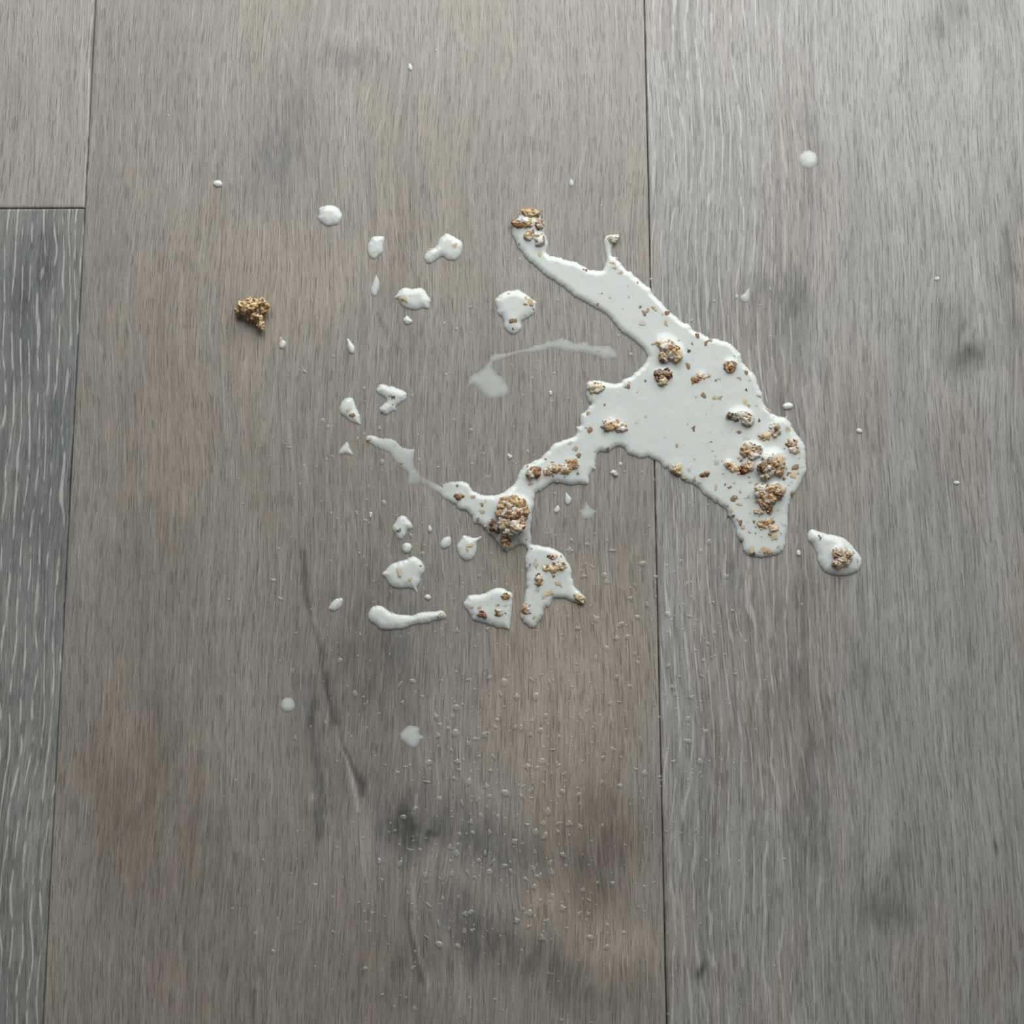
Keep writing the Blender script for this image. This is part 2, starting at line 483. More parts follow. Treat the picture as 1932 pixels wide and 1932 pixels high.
MAIN = (
    A([(400, 112), (480, 84), (560, 104), (584, 145), (602, 190), (615, 240), (620, 290), (640, 340), (648, 400), (640, 450), (642, 472),
       (670, 492), (720, 505), (770, 512), (810, 530), (860, 545), (905, 550), (940, 575), (990, 600), (1030, 620), (1070, 622), (1110, 632),
       (1145, 620), (1160, 580), (1170, 530), (1165, 480), (1158, 430), (1150, 370), (1165, 330), (1200, 305), (1240, 310), (1270, 300),
       (1298, 308), (1292, 345), (1268, 385), (1240, 420), (1228, 470), (1240, 500), (1270, 505), (1300, 545), (1335, 590), (1370, 630),
       (1410, 640), (1435, 680), (1470, 700), (1510, 740), (1550, 770), (1580, 790), (1600, 830), (1640, 880), (1690, 925), (1740, 985),
       (1790, 1025), (1840, 1070), (1880, 1100)])
    + B([(580, 250), (620, 300), (680, 325), (740, 360), (790, 385), (820, 375), (870, 395), (920, 405), (970, 435), (1010, 480), (1050, 520),
         (1060, 570), (1085, 610), (1120, 650), (1165, 690), (1195, 730), (1205, 780), (1220, 830), (1245, 880), (1250, 920), (1260, 970),
         (1290, 1000), (1320, 1030), (1350, 1065), (1400, 1090), (1450, 1095), (1485, 1120), (1510, 1160), (1540, 1220), (1580, 1270),
         (1610, 1310), (1640, 1360), (1645, 1410), (1650, 1460), (1650, 1520), (1655, 1570), (1640, 1620), (1610, 1670), (1590, 1720),
         (1560, 1770), (1530, 1810), (1505, 1850)])
    + C([(1210, 920), (1195, 980), (1190, 1040), (1195, 1100), (1190, 1160), (1175, 1230), (1165, 1300), (1150, 1345), (1110, 1380),
         (1050, 1400), (980, 1410), (900, 1410), (840, 1395), (795, 1370), (775, 1320), (760, 1270), (730, 1230), (715, 1190), (705, 1130),
         (685, 1090), (660, 1050), (630, 1000), (605, 960), (560, 935), (510, 900), (470, 870), (420, 840), (390, 800), (370, 775),
         (320, 745), (260, 725), (220, 695), (170, 660), (110, 625), (90, 600), (60, 600), (30, 560)])
    + B([(290, 1502), (240, 1482), (210, 1465), (150, 1475), (100, 1465), (50, 1445)])
    + D([(1560, 465), (1540, 430), (1510, 405), (1460, 405), (1420, 430), (1400, 450), (1350, 455), (1310, 450), (1290, 480), (1280, 530),
         (1275, 575), (1290, 600), (1240, 625), (1225, 660), (1215, 700), (1215, 740), (1170, 750), (1110, 745), (1050, 755), (990, 745),
         (930, 735), (880, 735), (830, 770), (780, 800), (730, 830), (722, 870), (715, 930), (700, 990), (695, 1050), (690, 1120),
         (685, 1180), (690, 1240), (700, 1285), (750, 1295), (800, 1305), (850, 1315), (900, 1330), (950, 1355), (985, 1390), (1010, 1430),
         (1035, 1470), (1055, 1510), (1060, 1560), (1070, 1620), (1090, 1680), (1130, 1715), (1160, 1745), (1190, 1780), (1190, 1810),
         (1160, 1835), (1110, 1830), (1050, 1810), (1000, 1790), (940, 1785), (890, 1790), (875, 1820)])
    + F([(1390, 1060), (1340, 1095), (1325, 1150), (1300, 1210), (1260, 1260), (1230, 1310), (1180, 1330), (1130, 1300), (1080, 1260),
         (1045, 1210), (1030, 1150), (1040, 1080), (1065, 1030), (1085, 960), (1100, 880), (1115, 820), (1110, 760), (1110, 690), (1115, 620),
         (1095, 560), (1095, 490), (1105, 430), (1115, 380), (1110, 345), (1085, 320), (1050, 310), (1010, 320), (960, 350), (920, 370),
         (880, 395), (860, 390), (830, 360), (790, 320), (760, 280), (720, 230), (680, 190), (640, 150), (590, 110), (550, 70), (500, 60),
         (470, 40)])
    + E([(1400, 960), (1380, 920), (1340, 890), (1290, 880), (1240, 830), (1190, 800), (1130, 770), (1100, 735), (1040, 705), (1000, 670),
         (950, 650), (880, 655), (830, 660), (810, 640), (815, 590), (810, 545), (770, 510), (730, 470), (690, 430), (660, 380), (600, 345),
         (540, 315), (480, 285), (440, 260), (430, 230), (450, 200), (500, 200), (560, 220), (620, 225), (690, 235), (730, 270), (780, 305),
         (830, 325), (870, 320), (885, 330), (875, 380), (875, 440), (890, 490), (920, 530), (950, 570), (1000, 595), (1060, 625),
         (1110, 650), (1160, 630), (1220, 620), (1290, 615), (1350, 625), (1390, 660), (1410, 700), (1450, 720), (1510, 740), (1580, 745),
         (1640, 740), (1690, 715), (1740, 680), (1790, 640)])
    + D([(550, 690), (580, 620), (620, 570), (670, 550), (720, 520), (770, 505), (800, 470), (850, 420), (890, 370), (950, 350), (1020, 325),
         (1070, 305), (1100, 270), (1095, 215), (1130, 210), (1125, 160), (1140, 100), (1180, 75)])
    + A([(1017, 1865), (1030, 1850), (1010, 1820), (990, 1760), (995, 1700), (1000, 1650), (1030, 1635), (1100, 1630), (1150, 1640),
         (1200, 1650), (1250, 1655), (1300, 1650), (1340, 1615), (1390, 1600), (1430, 1565), (1480, 1520), (1520, 1480), (1550, 1430),
         (1540, 1390), (1490, 1330), (1430, 1275), (1370, 1235), (1310, 1190), (1260, 1130), (1210, 1070), (1150, 1020), (1080, 980),
         (1010, 940), (950, 905), (880, 870), (830, 820), (760, 770), (690, 720), (620, 680), (560, 620), (500, 570), (450, 530), (410, 470),
         (370, 420), (340, 360), (315, 310), (305, 260), (310, 220), (340, 180), (370, 145)]))


def oval(x, y, rx, ry, turn=0, tail=0.0, n=14):
    out = []
    for k in range(n):
        a = 2 * math.pi * k / n
        u, v = math.cos(a), math.sin(a)
        if tail and v < 0:
            u *= 1.0 + tail * v * 0.75
            v *= 1.0 + tail
        u *= rx; v *= ry
        c, s = math.cos(math.radians(turn)), math.sin(math.radians(turn))
        out.append((x + u * c - v * s, y + u * s + v * c))
    return out


# key: (outline, height mm, label, group, name)
DROPS = {
    'g1': (G([(95, 165), (130, 145), (200, 128), (260, 140), (300, 175), (318, 220), (310, 270), (275, 310), (235, 320), (190, 328), (140, 305), (95, 265), (88, 240), (100, 210)]),
           1.0, 'round white milk drop with a notched side, apart from the others', None),
    'g2': (G([(590, 420), (640, 408), (698, 415), (705, 450), (698, 500), (690, 560), (650, 600), (610, 630), (570, 610), (545, 560), (545, 500), (565, 455)]),
           0.9, 'upright oval milk drop above the slim teardrop', None),
    'g3': (G([(1230, 410), (1265, 385), (1310, 400), (1360, 430), (1400, 455), (1420, 490), (1410, 550), (1390, 600), (1340, 640), (1280, 635), (1230, 605), (1180, 630), (1130, 665), (1085, 660), (1060, 620), (1075, 565), (1110, 525), (1150, 520), (1185, 480), (1205, 430)]),
           1.0, 'boot shaped milk drop with a rounded toe', None),
    'g4': (G([(625, 760), (645, 790), (660, 840), (655, 900), (640, 940), (620, 965), (585, 950), (572, 905), (590, 840), (610, 790)]),
           0.45, 'slim greyish milk teardrop with its point upward', None),
    'g5': (G([(840, 905), (890, 880), (960, 890), (1030, 880), (1075, 910), (1100, 950), (1125, 990), (1120, 1040), (1100, 1080), (1050, 1075), (990, 1090), (930, 1085), (880, 1065), (845, 1030), (825, 990), (790, 980), (815, 935)]),
           1.0, 'wide oval milk drop with golden flecks and a ragged upper rim', None),
    'g6': (G([(905, 1135), (935, 1155), (962, 1190), (940, 1215), (905, 1225), (875, 1200), (870, 1170)]),
           0.7, 'small round milk drop just below the wide oval drop', None),
    'g7': (G([(355, 1350), (375, 1345), (400, 1375), (430, 1415), (435, 1460), (415, 1490), (385, 1480), (362, 1430), (360, 1390)]),
           0.75, 'small plump white teardrop leaning sideways, free of flecks', None),
    'heart': (K([(590, 395), (700, 395), (790, 410), (860, 455), (980, 450), (1080, 500), (1180, 530), (1300, 575), (1400, 660), (1425, 720), (1400, 830), (1340, 910), (1240, 970), (1130, 1040), (1090, 1110), (1080, 1200), (1000, 1230), (920, 1270), (840, 1335), (740, 1340), (650, 1290), (570, 1200), (570, 1110), (640, 1050), (720, 970), (790, 930), (780, 870), (700, 800), (600, 730), (490, 650), (470, 570), (510, 470)]),
              0.9, 'hooked heart shaped milk drop with a brown fleck in its bend', None),
    'h1': (H([(1460, 1350), (1525, 1365), (1550, 1430), (1575, 1490), (1610, 1570), (1620, 1650), (1620, 1690), (1560, 1675), (1490, 1650), (1430, 1600), (1370, 1550), (1352, 1490), (1370, 1420), (1410, 1370)]),
           0.85, 'half moon milk drop with a pointed lower corner beside the heart shaped drop', None),
    'h2': (H([(640, 605), (670, 640), (710, 680), (705, 730), (670, 765), (625, 755), (610, 700), (620, 650)]),
           0.6, 'small pear shaped milk drop just below the dry cereal crumb', None),
    'a1': (A([(210, 845), (270, 815), (330, 810), (370, 800), (420, 825), (470, 860), (510, 895), (545, 915), (540, 960), (530, 1010), (490, 1050), (440, 1080), (405, 1105), (410, 1150), (380, 1195), (330, 1215), (280, 1195), (245, 1150), (240, 1090), (220, 1055), (190, 1030), (175, 970), (160, 900), (190, 865)]),
           1.05, 'mushroom shaped milk drop with a brown fleck in its short foot', None),
    'a2': (A([(-105, 1708), (-65, 1595), (5, 1553), (55, 1513), (95, 1463), (125, 1403), (165, 1388), (245, 1383), (300, 1370), (400, 1350), (490, 1330), (520, 1305), (590, 1300), (630, 1275), (700, 1265), (770, 1240), (810, 1255), (870, 1275), (900, 1295), (990, 1275), (1040, 1310), (1120, 1310), (1210, 1315), (1250, 1350), (1280, 1385), (1275, 1430), (1220, 1445), (1150, 1445), (1090, 1420), (1000, 1395), (900, 1380), (800, 1375), (740, 1355), (680, 1345), (610, 1370), (520, 1385), (430, 1385), (350, 1400), (280, 1430), (200, 1455), (155, 1480), (155, 1520), (190, 1575), (240, 1610), (270, 1660), (295, 1710), (280, 1770), (220, 1795), (150, 1810), (80, 1790), (30, 1740), (-20, 1690), (-60, 1680)]),
           0.24, 'thin translucent ladle shaped milk streak curving over the bare plank', None),
    'e1': (E([(260, 255), (285, 280), (300, 330), (325, 365), (310, 385), (250, 375), (190, 378), (190, 340), (220, 295)]),
           0.6, 'small triangular milk drop below the half moon drop', None),
    'e2': (E([(470, 900), (495, 900), (495, 940), (480, 960), (465, 940)]), 0.4, 'tiny upright milk speck beside the diamond shaped drop', None),
    'e3': (E([(770, 925), (810, 945), (850, 990), (870, 1030), (855, 1055), (820, 1065), (800, 1110), (770, 1150), (730, 1145), (700, 1100), (672, 1050), (695, 1000), (730, 945)]),
           0.85, 'diamond shaped milk drop with one dark red brown fleck', None),
    'e4': (E([(1015, 1015), (1035, 1035), (1042, 1065), (1020, 1090), (1000, 1070), (1000, 1040)]), 0.5, 'tiny teardrop of milk between the diamond drop and a small oval drop', None),
    'e5': (E([(810, 1175), (850, 1190), (860, 1225), (840, 1265), (805, 1280), (770, 1260), (762, 1215), (780, 1185)]), 0.75, 'small round milk drop between the diamond drop and the large turnip drop', None),
    'e6': (E([(1170, 1120), (1205, 1120), (1220, 1160), (1205, 1210), (1170, 1235), (1130, 1235), (1110, 1200), (1120, 1160), (1145, 1130)]), 0.7, 'small tilted oval milk drop beside the flask shaped drop', None),
    'e7': (E([(1320, 1110), (1370, 1115), (1410, 1130), (1455, 1125), (1490, 1115), (1490, 1140), (1455, 1180), (1450, 1230), (1435, 1290), (1400, 1335), (1350, 1345), (1300, 1320), (1270, 1270), (1262, 1210), (1285, 1160), (1305, 1140)]),
           0.95, 'flask shaped milk drop with a short spout and a golden stripe of flecks', None),
    'e8': (E([(860, 1300), (910, 1315), (950, 1350), (975, 1400), (970, 1450), (940, 1490), (930, 1540), (905, 1590), (910, 1640), (870, 1610), (820, 1595), (750, 1600), (690, 1590), (640, 1550), (610, 1500), (580, 1465), (615, 1420), (660, 1375), (720, 1350), (790, 1330)]),
           1.05, 'large turnip shaped milk drop with two pointed corners and a tan flake', None),
    'e9': (E([(1000, 1645), (1030, 1665), (1030, 1690), (1000, 1705), (968, 1685), (970, 1660)]), 0.55, 'tiny round milk drop between the turnip drop and the long sausage drop', None),
    'e10': (E([(170, 1685), (215, 1677), (235, 1700), (220, 1750), (180, 1795), (130, 1805), (92, 1780), (110, 1735), (140, 1700)]), 0.7, 'small bean shaped milk drop left alone beside the long sausage drop', None),
    'i1': (I([(690, 1175), (750, 1170), (810, 1195), (850, 1230), (910, 1260), (980, 1280), (1060, 1285), (1150, 1290), (1210, 1265), (1280, 1250), (1360, 1245), (1430, 1240), (1500, 1230), (1540, 1255), (1570, 1295), (1555, 1330), (1500, 1350), (1420, 1365), (1340, 1390), (1260, 1405), (1180, 1410), (1100, 1440), (1010, 1470), (930, 1470), (860, 1475), (770, 1470), (720, 1435), (680, 1400), (630, 1370), (605, 1310), (615, 1250), (645, 1200)]),
           1.0, 'long sausage shaped milk drop with one fat end', None),
    'f1': (F([(760, 825), (830, 830), (880, 860), (930, 880), (955, 920), (950, 980), (945, 1060), (940, 1140), (930, 1220), (920, 1300), (900, 1345), (830, 1325), (760, 1325), (700, 1300), (640, 1280), (570, 1260), (500, 1245), (450, 1215), (430, 1170), (390, 1110), (350, 1060), (345, 1010), (380, 960), (410, 920), (480, 910), (550, 905), (620, 885), (680, 855)]),
           1.05, 'large shield shaped milk drop strewn with brown bran pieces', None),
    'd1': (D([(1005, 810), (1030, 840), (1055, 870), (1050, 910), (1020, 935), (995, 915), (990, 870), (995, 830)]), 0.5, 'small greyish teardrop of milk under the puddle neck, larger of a pair', None),
    'd2': (D([(930, 930), (950, 960), (950, 985), (920, 1010), (890, 995), (895, 965)]), 0.5, 'small round milk drop under the puddle neck, smaller of a pair', None),
    'd3': (D([(1185, 895), (1215, 930), (1240, 960), (1285, 985), (1265, 1015), (1240, 1055), (1190, 1070), (1150, 1060), (1130, 1020), (1115, 980), (1150, 965), (1165, 930)]), 0.30, 'thin star shaped milk drop under the puddle neck', None),
    'd4': (D([(1430, 610), (1465, 620), (1480, 660), (1455, 680), (1420, 660), (1400, 635)]), 0.6, 'tiny milk drop holding a pale cereal bit in the hollow of the puddle', None),
    'd5': (D([(1500, 535), (1520, 550), (1515, 575), (1495, 580), (1480, 562), (1485, 542)]), 0.3, 'tiny faint milk speck just inside the hollow of the puddle', None),
    'd6': (D([(470, 460), (510, 475), (520, 495), (490, 520), (470, 495)]), 0.5, 'tiny bright milk speck above the bend of the puddle neck', None),
    'd7': (D([(250, 650), (290, 655), (325, 645), (320, 685), (270, 690)]), 0.10, 'faint thin milk smear between the puddle arm and neck', None),
    'c1': (C([(1385, 1160), (1420, 1150), (1480, 1170), (1540, 1190), (1620, 1205), (1700, 1230), (1760, 1280), (1810, 1340), (1855, 1400), (1865, 1450), (1850, 1510), (1810, 1550), (1740, 1575), (1670, 1580), (1590, 1570), (1530, 1545), (1490, 1500), (1460, 1450), (1450, 1390), (1430, 1330), (1405, 1290), (1370, 1250), (1362, 1200)]),
           1.25, 'large pear shaped milk drop carrying a cereal clump beside the puddle', None),
    'c2': (C([(1285, 1336), (1308, 1355), (1310, 1385), (1287, 1402), (1266, 1385), (1264, 1355)]), 0.5, 'tiny milk drop between the puddle tip and the pear shaped drop', None),
    'c3': (C([(1145, 15), (1190, -5), (1235, 10), (1240, 40), (1210, 65), (1160, 65), (1140, 40)]), 0.75, 'small bright round milk drop close to the puddle shoulder', None),
    'c4': (oval(1621, 813, 7, 5, 15), 0.5, 'tiny oval milk drop alone on the limed plank beside the puddle shoulder', None),
    'z1': (oval(1805, 911, 6.5, 4.5), 0.4, 'tiny oval milk drop farthest out on the limed plank below the dark knot', None),
    'z2': (oval(411, 347, 9.5, 7.5, 5), 0.7, 'small bright oval milk bead on the bare plank above the dry cereal crumb', None),
    'z3': (oval(774, 128, 5, 7, -15, 0.4), 0.45, 'tiny teardrop of milk alone on the bare plank, far from the puddle', None),
    'z4': (oval(1078, 346, 5.5, 7, -8, 0.35), 0.30, 'tiny grey teardrop above the clump at the end of the long arm', None),
    'z5': (oval(1039, 742, 3.8, 5.8, -10), 0.40, 'tiny oval milk speck between the thin streak and the puddle edge', None),
    'z6': (oval(1525, 301, 19, 18, 10), 0.40, 'round thin bluish milk drop alone high on the limed plank', None),
    'z7': ([(1413, 543), (1416, 554), (1414, 567), (1405, 572), (1396, 566), (1397, 558), (1404, 552)], 0.32, 'small thin milk drop with a pointed tip beside the long arm', None),
    'z8': (oval(1390, 560, 3.6, 5.2), 0.28, 'tiny milk speck beside the small pointed thin drop', None),
    'z9': (oval(1768, 526, 6, 4.6, -10), 0.32, 'tiny grey oval milk drop above the dark knot', None),
    'z10': (oval(543, 1330, 14.5, 15), 0.42, 'round thin bluish milk drop beside the dark vein in the wood', None),
    'z11': ([(772, 1368), (792, 1372), (793, 1384), (803, 1392), (794, 1398), (788, 1408), (776, 1412), (764, 1404), (754, 1392), (757, 1380)], 0.40, 'thin bluish milk drop with a small barb, lowest of the milk drops', None),
}
for k, (x, y, r) in {'t1': (823, 95, 2.6), 't2': (1134, 388, 2.6), 't3': (318, 218, 2.6), 't4': (687, 732, 3.0), 't5': (759, 82, 2.2)}.items():
    DROPS[k] = (oval(x, y, r, r * 1.1, 0, 0, 10), 0.22, 'pinhead sized milk speck alone on the bare plank', 'pinhead milk specks')


# ------------------------------------------------------------------ milk builder
def resample(pts, step):
    P = np.array(pts, float)
    n = len(P)
    out = []
    for i in range(n):
        p0, p1, p2, p3 = P[i - 1], P[i], P[(i + 1) % n], P[(i + 2) % n]
        m = max(1, int(round(np.hypot(*(p2 - p1)) / step)))
        for k in range(m):
            t = k / m
            out.append(0.5 * ((2 * p1) + (-p0 + p2) * t + (2 * p0 - 5 * p1 + 4 * p2 - p3) * t * t + (-p0 + 3 * p1 - 3 * p2 + p3) * t ** 3))
    return np.array(out)


def inside(px, py, poly):
    x0, y0 = poly[:, 0], poly[:, 1]
    x1, y1 = np.roll(x0, -1), np.roll(y0, -1)
    res = np.zeros(px.shape, bool)
    for a, b, c, d in zip(x0, y0, x1, y1):
        m = ((b > py) != (d > py))
        xi = (c - a) * (py - b) / ((d - b) if d != b else 1e-9) + a
        res ^= m & (px < xi)
    return res


def edge_dist(px, py, poly):
    a = poly; b = np.roll(poly, -1, 0)
    d = b - a
    L2 = (d ** 2).sum(1) + 1e-9
    out = np.empty(px.shape)
    for s in range(0, len(px), 2000):
        q = np.stack([px[s:s + 2000], py[s:s + 2000]], 1)[:, None, :]
        t = np.clip(((q - a) * d).sum(2) / L2, 0, 1)
        out[s:s + 2000] = np.sqrt((((a + t[..., None] * d) - q) ** 2).sum(2)).min(1)
    return out


class Milk:
    """a pool of milk: outline in photo pixels, thickness in mm"""
    def __init__(self, pts, hmm, rim, spacing, jag):
        self.h, self.rim, self.spacing = hmm, rim, spacing
        P = resample(pts, spacing)
        t = np.roll(P, -1, 0) - np.roll(P, 1, 0)
        nrm = np.stack([t[:, 1], -t[:, 0]], 1) / (np.hypot(t[:, 0], t[:, 1])[:, None] + 1e-9)
        j = np.array([noise.noise(Vector((p[0] * 0.30, p[1] * 0.10, 3.3))) + 0.6 * noise.noise(Vector((p[0] * 0.75, p[1] * 0.3, 8.3))) for p in P])
        self.P = P + nrm * (j * jag)[:, None]
        self.bumps = []          # (x, y, r, mm)
        self.thin = []           # (x, y, r, factor)

    def height(self, px, py, dist=None):
        px = np.atleast_1d(np.asarray(px, float)); py = np.atleast_1d(np.asarray(py, float))
        d = edge_dist(px, py, self.P) if dist is None else dist
        u = np.clip(d / self.rim, 0, 1)
        prof = (1 - (1 - u) ** 2) * 0.75 + np.sqrt(np.clip(1 - (1 - u) ** 2, 0, 1)) * 0.25
        f = np.ones_like(px)
        for (x, y, r, k) in self.thin:
            f *= 1 - (1 - k) * np.exp(-(((px - x) ** 2 + (py - y) ** 2) / r ** 2))
        h = self.h * prof * f
        for (x, y, r, a) in self.bumps:
            h = h + a * np.exp(-(((px - x) ** 2 + (py - y) ** 2) / r ** 2)) * np.clip(d / 5.0, 0, 1)
        rip = np.array([0.05 * noise.noise(Vector((a * 0.06, b * 0.06, 1.7))) + 0.22 * (1 - c) * noise.noise(Vector((a * 0.42, b * 0.22, 4.7))) for a, b, c in zip(px, py, u)])
        return h * (1 + rip)

    def build(self, name, label, group=None):
        P = self.P; sp = self.spacing
        lo, hi = P.min(0), P.max(0)
        gx = np.arange(lo[0], hi[0] + sp, sp); gy = np.arange(lo[1], hi[1] + sp, sp * 0.87)
        XX, YY = np.meshgrid(gx, gy)
        XX[1::2] += sp / 2
        qx, qy = XX.ravel(), YY.ravel()
        m = inside(qx, qy, P)
        qx, qy = qx[m], qy[m]
        d = edge_dist(qx, qy, P) if len(qx) else np.zeros(0)
        m = d > sp * 0.6
        qx, qy = qx[m], qy[m]
        nb = len(P)
        pts = [Vector(p) for p in P] + [Vector((a, b)) for a, b in zip(qx, qy)]
        V, _, Fc, *_r = delaunay_2d_cdt(pts, [], [list(range(nb))], 1, 1e-4)
        V = np.array([(v.x, v.y) for v in V])
        dist = edge_dist(V[:, 0], V[:, 1], P)
        hmm = self.height(V[:, 0], V[:, 1], dist)
        hmm[dist < 1e-3] = 0.0
        W = p2w(V[:, 0], V[:, 1])
        base = W.mean(0)
        loc = W - base
        loc[:, 2] = hmm * 1e-3 + 2e-5
        faces = []
        for f in Fc:
            a, b, c = (loc[f[0]], loc[f[1]], loc[f[2]])
            s = (b[0] - a[0]) * (c[1] - a[1]) - (b[1] - a[1]) * (c[0] - a[0])
            faces.append(tuple(f) if s > 0 else tuple(reversed(f)))
        o = mesh_obj(name, loc, faces, M_MILK)
        o.location = (base[0], base[1], 0)
        at = o.data.attributes.new('thickness', 'FLOAT', 'POINT')
        at.data.foreach_set('value', hmm.astype(np.float32))
        tag(o, label, 'milk', group)
        return o


POOLS = {}
main = Milk(MAIN, 1.0, 12.0, 2.6, 1.7)
main.thin = [(760, 880, 60, 0.32), (800, 915, 45, 0.18), (720, 845, 40, 0.5), (1000, 1022, 14, 0.4), (850, 920, 30, 0.6), (1228, 860, 40, 0.85)]
POOLS['main'] = main
for key, (pts, h, label, group) in DROPS.items():
    P = np.array(pts)
    ext = min(P[:, 0].max() - P[:, 0].min(), P[:, 1].max() - P[:, 1].min())
    POOLS[key] = Milk(pts, h, max(3.0, min(16.0, ext * 0.46)), 1.9 if ext > 16 else 1.3, 0.9 if ext > 25 else 0.35)


# ------------------------------------------------------------------ cereal materials
def cereal_material(name, stops, rough=0.38, scale=1100.0, milky=0.0):
    N = NT(name)
    tc = N.n('ShaderNodeTexCoord').outputs['Object']
    inf = N.n('ShaderNodeObjectInfo')
    v = N.n('ShaderNodeVectorMath', operation='ADD')
    N.put(v.inputs[0], tc)
    N.put(v.inputs[1], N.vec(inf.outputs['Random'], N.math('MULTIPLY', inf.outputs['Random'], 7.3), 0.0))
    vec = v.outputs[0]
    a = N.noise(vec, scale, 4.0, 0.62, 0.4)
    b2 = N.noise(vec, scale * 3.2, 2.0, 0.5)
    f = N.math('MULTIPLY_ADD', N.math('SUBTRACT', b2, 0.5), 0.35, a)
    f = N.math('MULTIPLY_ADD', N.math('SUBTRACT', inf.outputs['Random'], 0.5), 0.10, f)
    col = N.ramp(f, stops)
    if milky:
        mk = N.smooth(N.noise(vec, scale * 0.45, 2.0, 0.45), 0.60 - 0.22 * milky, 0.74 - 0.22 * milky)
        col = N.mix(N.math('MULTIPLY', mk, 0.85), col, (0.60, 0.60, 0.56, 1))
    bump = N.n('ShaderNodeBump')
    bump.inputs['Strength'].default_value = 0.45
    bump.inputs['Distance'].default_value = 0.0003
    N.put(bump.inputs['Height'], N.noise(vec, scale * 2.4, 3.0, 0.6))
    b = N.n('ShaderNodeBsdfPrincipled')
    N.put(b.inputs['Base Color'], col)
    b.inputs['Roughness'].default_value = rough
    N.put(b.inputs['Normal'], bump.outputs[0])
    N.put(N.out.inputs[0], b.outputs[0])
    return N.m


DK, BR, TN, GD, CR = srgb(72, 46, 28), srgb(124, 88, 56), srgb(168, 134, 92), srgb(192, 162, 114), srgb(216, 200, 168)
MC = {
    'd': cereal_material('dark_bran', [(0.35, srgb(58, 38, 24)), (0.55, srgb(96, 66, 42)), (0.72, BR)], 0.28),
    'b': cereal_material('brown_bran', [(0.30, srgb(84, 56, 36)), (0.44, srgb(132, 96, 62)), (0.58, srgb(158, 122, 82)), (0.72, GD)], 0.30),
    'g': cereal_material('golden_flake', [(0.30, BR), (0.42, TN), (0.53, GD), (0.66, CR)], 0.24, 760.0, 0.30),
    'p': cereal_material('pale_soaked_flake', [(0.30, srgb(170, 135, 92)), (0.48, srgb(206, 180, 136)), (0.66, srgb(226, 210, 178))], 0.3),
    's': cereal_material('milk_covered_fleck', [(0.30, srgb(166, 156, 142)), (0.5, srgb(196, 190, 178)), (0.7, srgb(214, 212, 204))], 0.2),
    'w': cereal_material('wet_clump', [(0.30, DK), (0.41, BR), (0.50, TN), (0.58, GD), (0.68, CR)], 0.22, 640.0, 0.60),
    'm': cereal_material('milk_coated_clump', [(0.30, BR), (0.42, TN), (0.52, GD), (0.66, CR)], 0.18, 640.0, 0.85),
    'k': cereal_material('dark_wet_clump', [(0.32, srgb(50, 28, 16)), (0.44, srgb(96, 58, 32)), (0.56, BR), (0.70, TN)], 0.22, 640.0, 0.45),
    'y': cereal_material('dry_cereal', [(0.28, srgb(92, 60, 36)), (0.38, srgb(150, 110, 70)), (0.48, srgb(192, 158, 110)), (0.58, srgb(214, 190, 148)), (0.70, srgb(232, 220, 196))], 0.7, 700.0),
}

# ------------------------------------------------------------------ flakes
def flake_mesh(seed):
    r = random.Random(seed)
    n = 9
    ang = [2 * math.pi * (k + r.uniform(-0.3, 0.3)) / n for k in range(n)]
    rad = [r.uniform(0.55, 1.2) for _ in range(n)]
    curl = r.uniform(-0.5, 0.5)
    nz = lambda x, y: 0.75 * noise.noise(Vector((x * 1.7 + seed, y * 1.7, seed * 0.37)))
    v = []
    for q in (1.0, 0.6):
        for k in range(n):
            x, y = q * rad[k] * math.cos(ang[k] + (1 - q) * 0.3), q * rad[k] * math.sin(ang[k] + (1 - q) * 0.3)
            v.append((x, y, curl * x * x * 0.6 + nz(x, y) + (0.22 if q < 1 else 0.0)))
    v.append((0, 0, nz(0, 0) + 0.3))
    for k in range(n):
        v.append((v[k][0] * 0.9, v[k][1] * 0.9, v[k][2] - 0.45))
    f = []
    for k in range(n):
        k2 = (k + 1) % n
        f += [(k, k2, n + k2, n + k), (n + k, n + k2, 2 * n), (2 * n + 1 + k, 2 * n + 1 + k2, k2, k)]
    f.append(tuple(2 * n + 1 + k for k in reversed(range(n))))
    return v, f


FLAKES = {}
for pal in 'dbgpsy':
    for s in range(12):
        v, f = flake_mesh(s * 13 + 5)
        me = bpy.data.meshes.new('flake_mesh')
        me.from_pydata(v, [], f)
        me.materials.append(MC[pal])
        me.polygons.foreach_set('use_smooth', [True] * len(me.polygons))
        me.update()
        FLAKES[pal, s] = me


def flake(name, pal, px, py, rx, ry, z_mm, turn, tilt, parent=None, thick=0.35):
    o = bpy.data.objects.new(name, FLAKES[pal, random.randrange(12)])
    COL.objects.link(o)
    w = p2w(px, py)
    if parent is not None:
        o.parent = parent
        o.location = (w[0] - parent.location.x, w[1] - parent.location.y, z_mm * 1e-3 - parent.location.z)
    else:
        o.location = (w[0], w[1], z_mm * 1e-3)
    o.rotation_euler = (tilt[0], tilt[1], turn)
    o.scale = (rx * PX, ry * PX, min(rx, ry) * PX * thick + 0.00008)
    return o


# ------------------------------------------------------------------ crumb lobes
def unit_ico(sub):
    import bmesh
    bm = bmesh.new()
    bmesh.ops.create_icosphere(bm, subdivisions=sub, radius=1.0)
    v = np.array([x.co[:] for x in bm.verts])
    f = [tuple(q.index for q in p.verts) for p in bm.faces]
    bm.free()
    return v, f


ICO = {s: unit_ico(s) for s in (3, 4)}


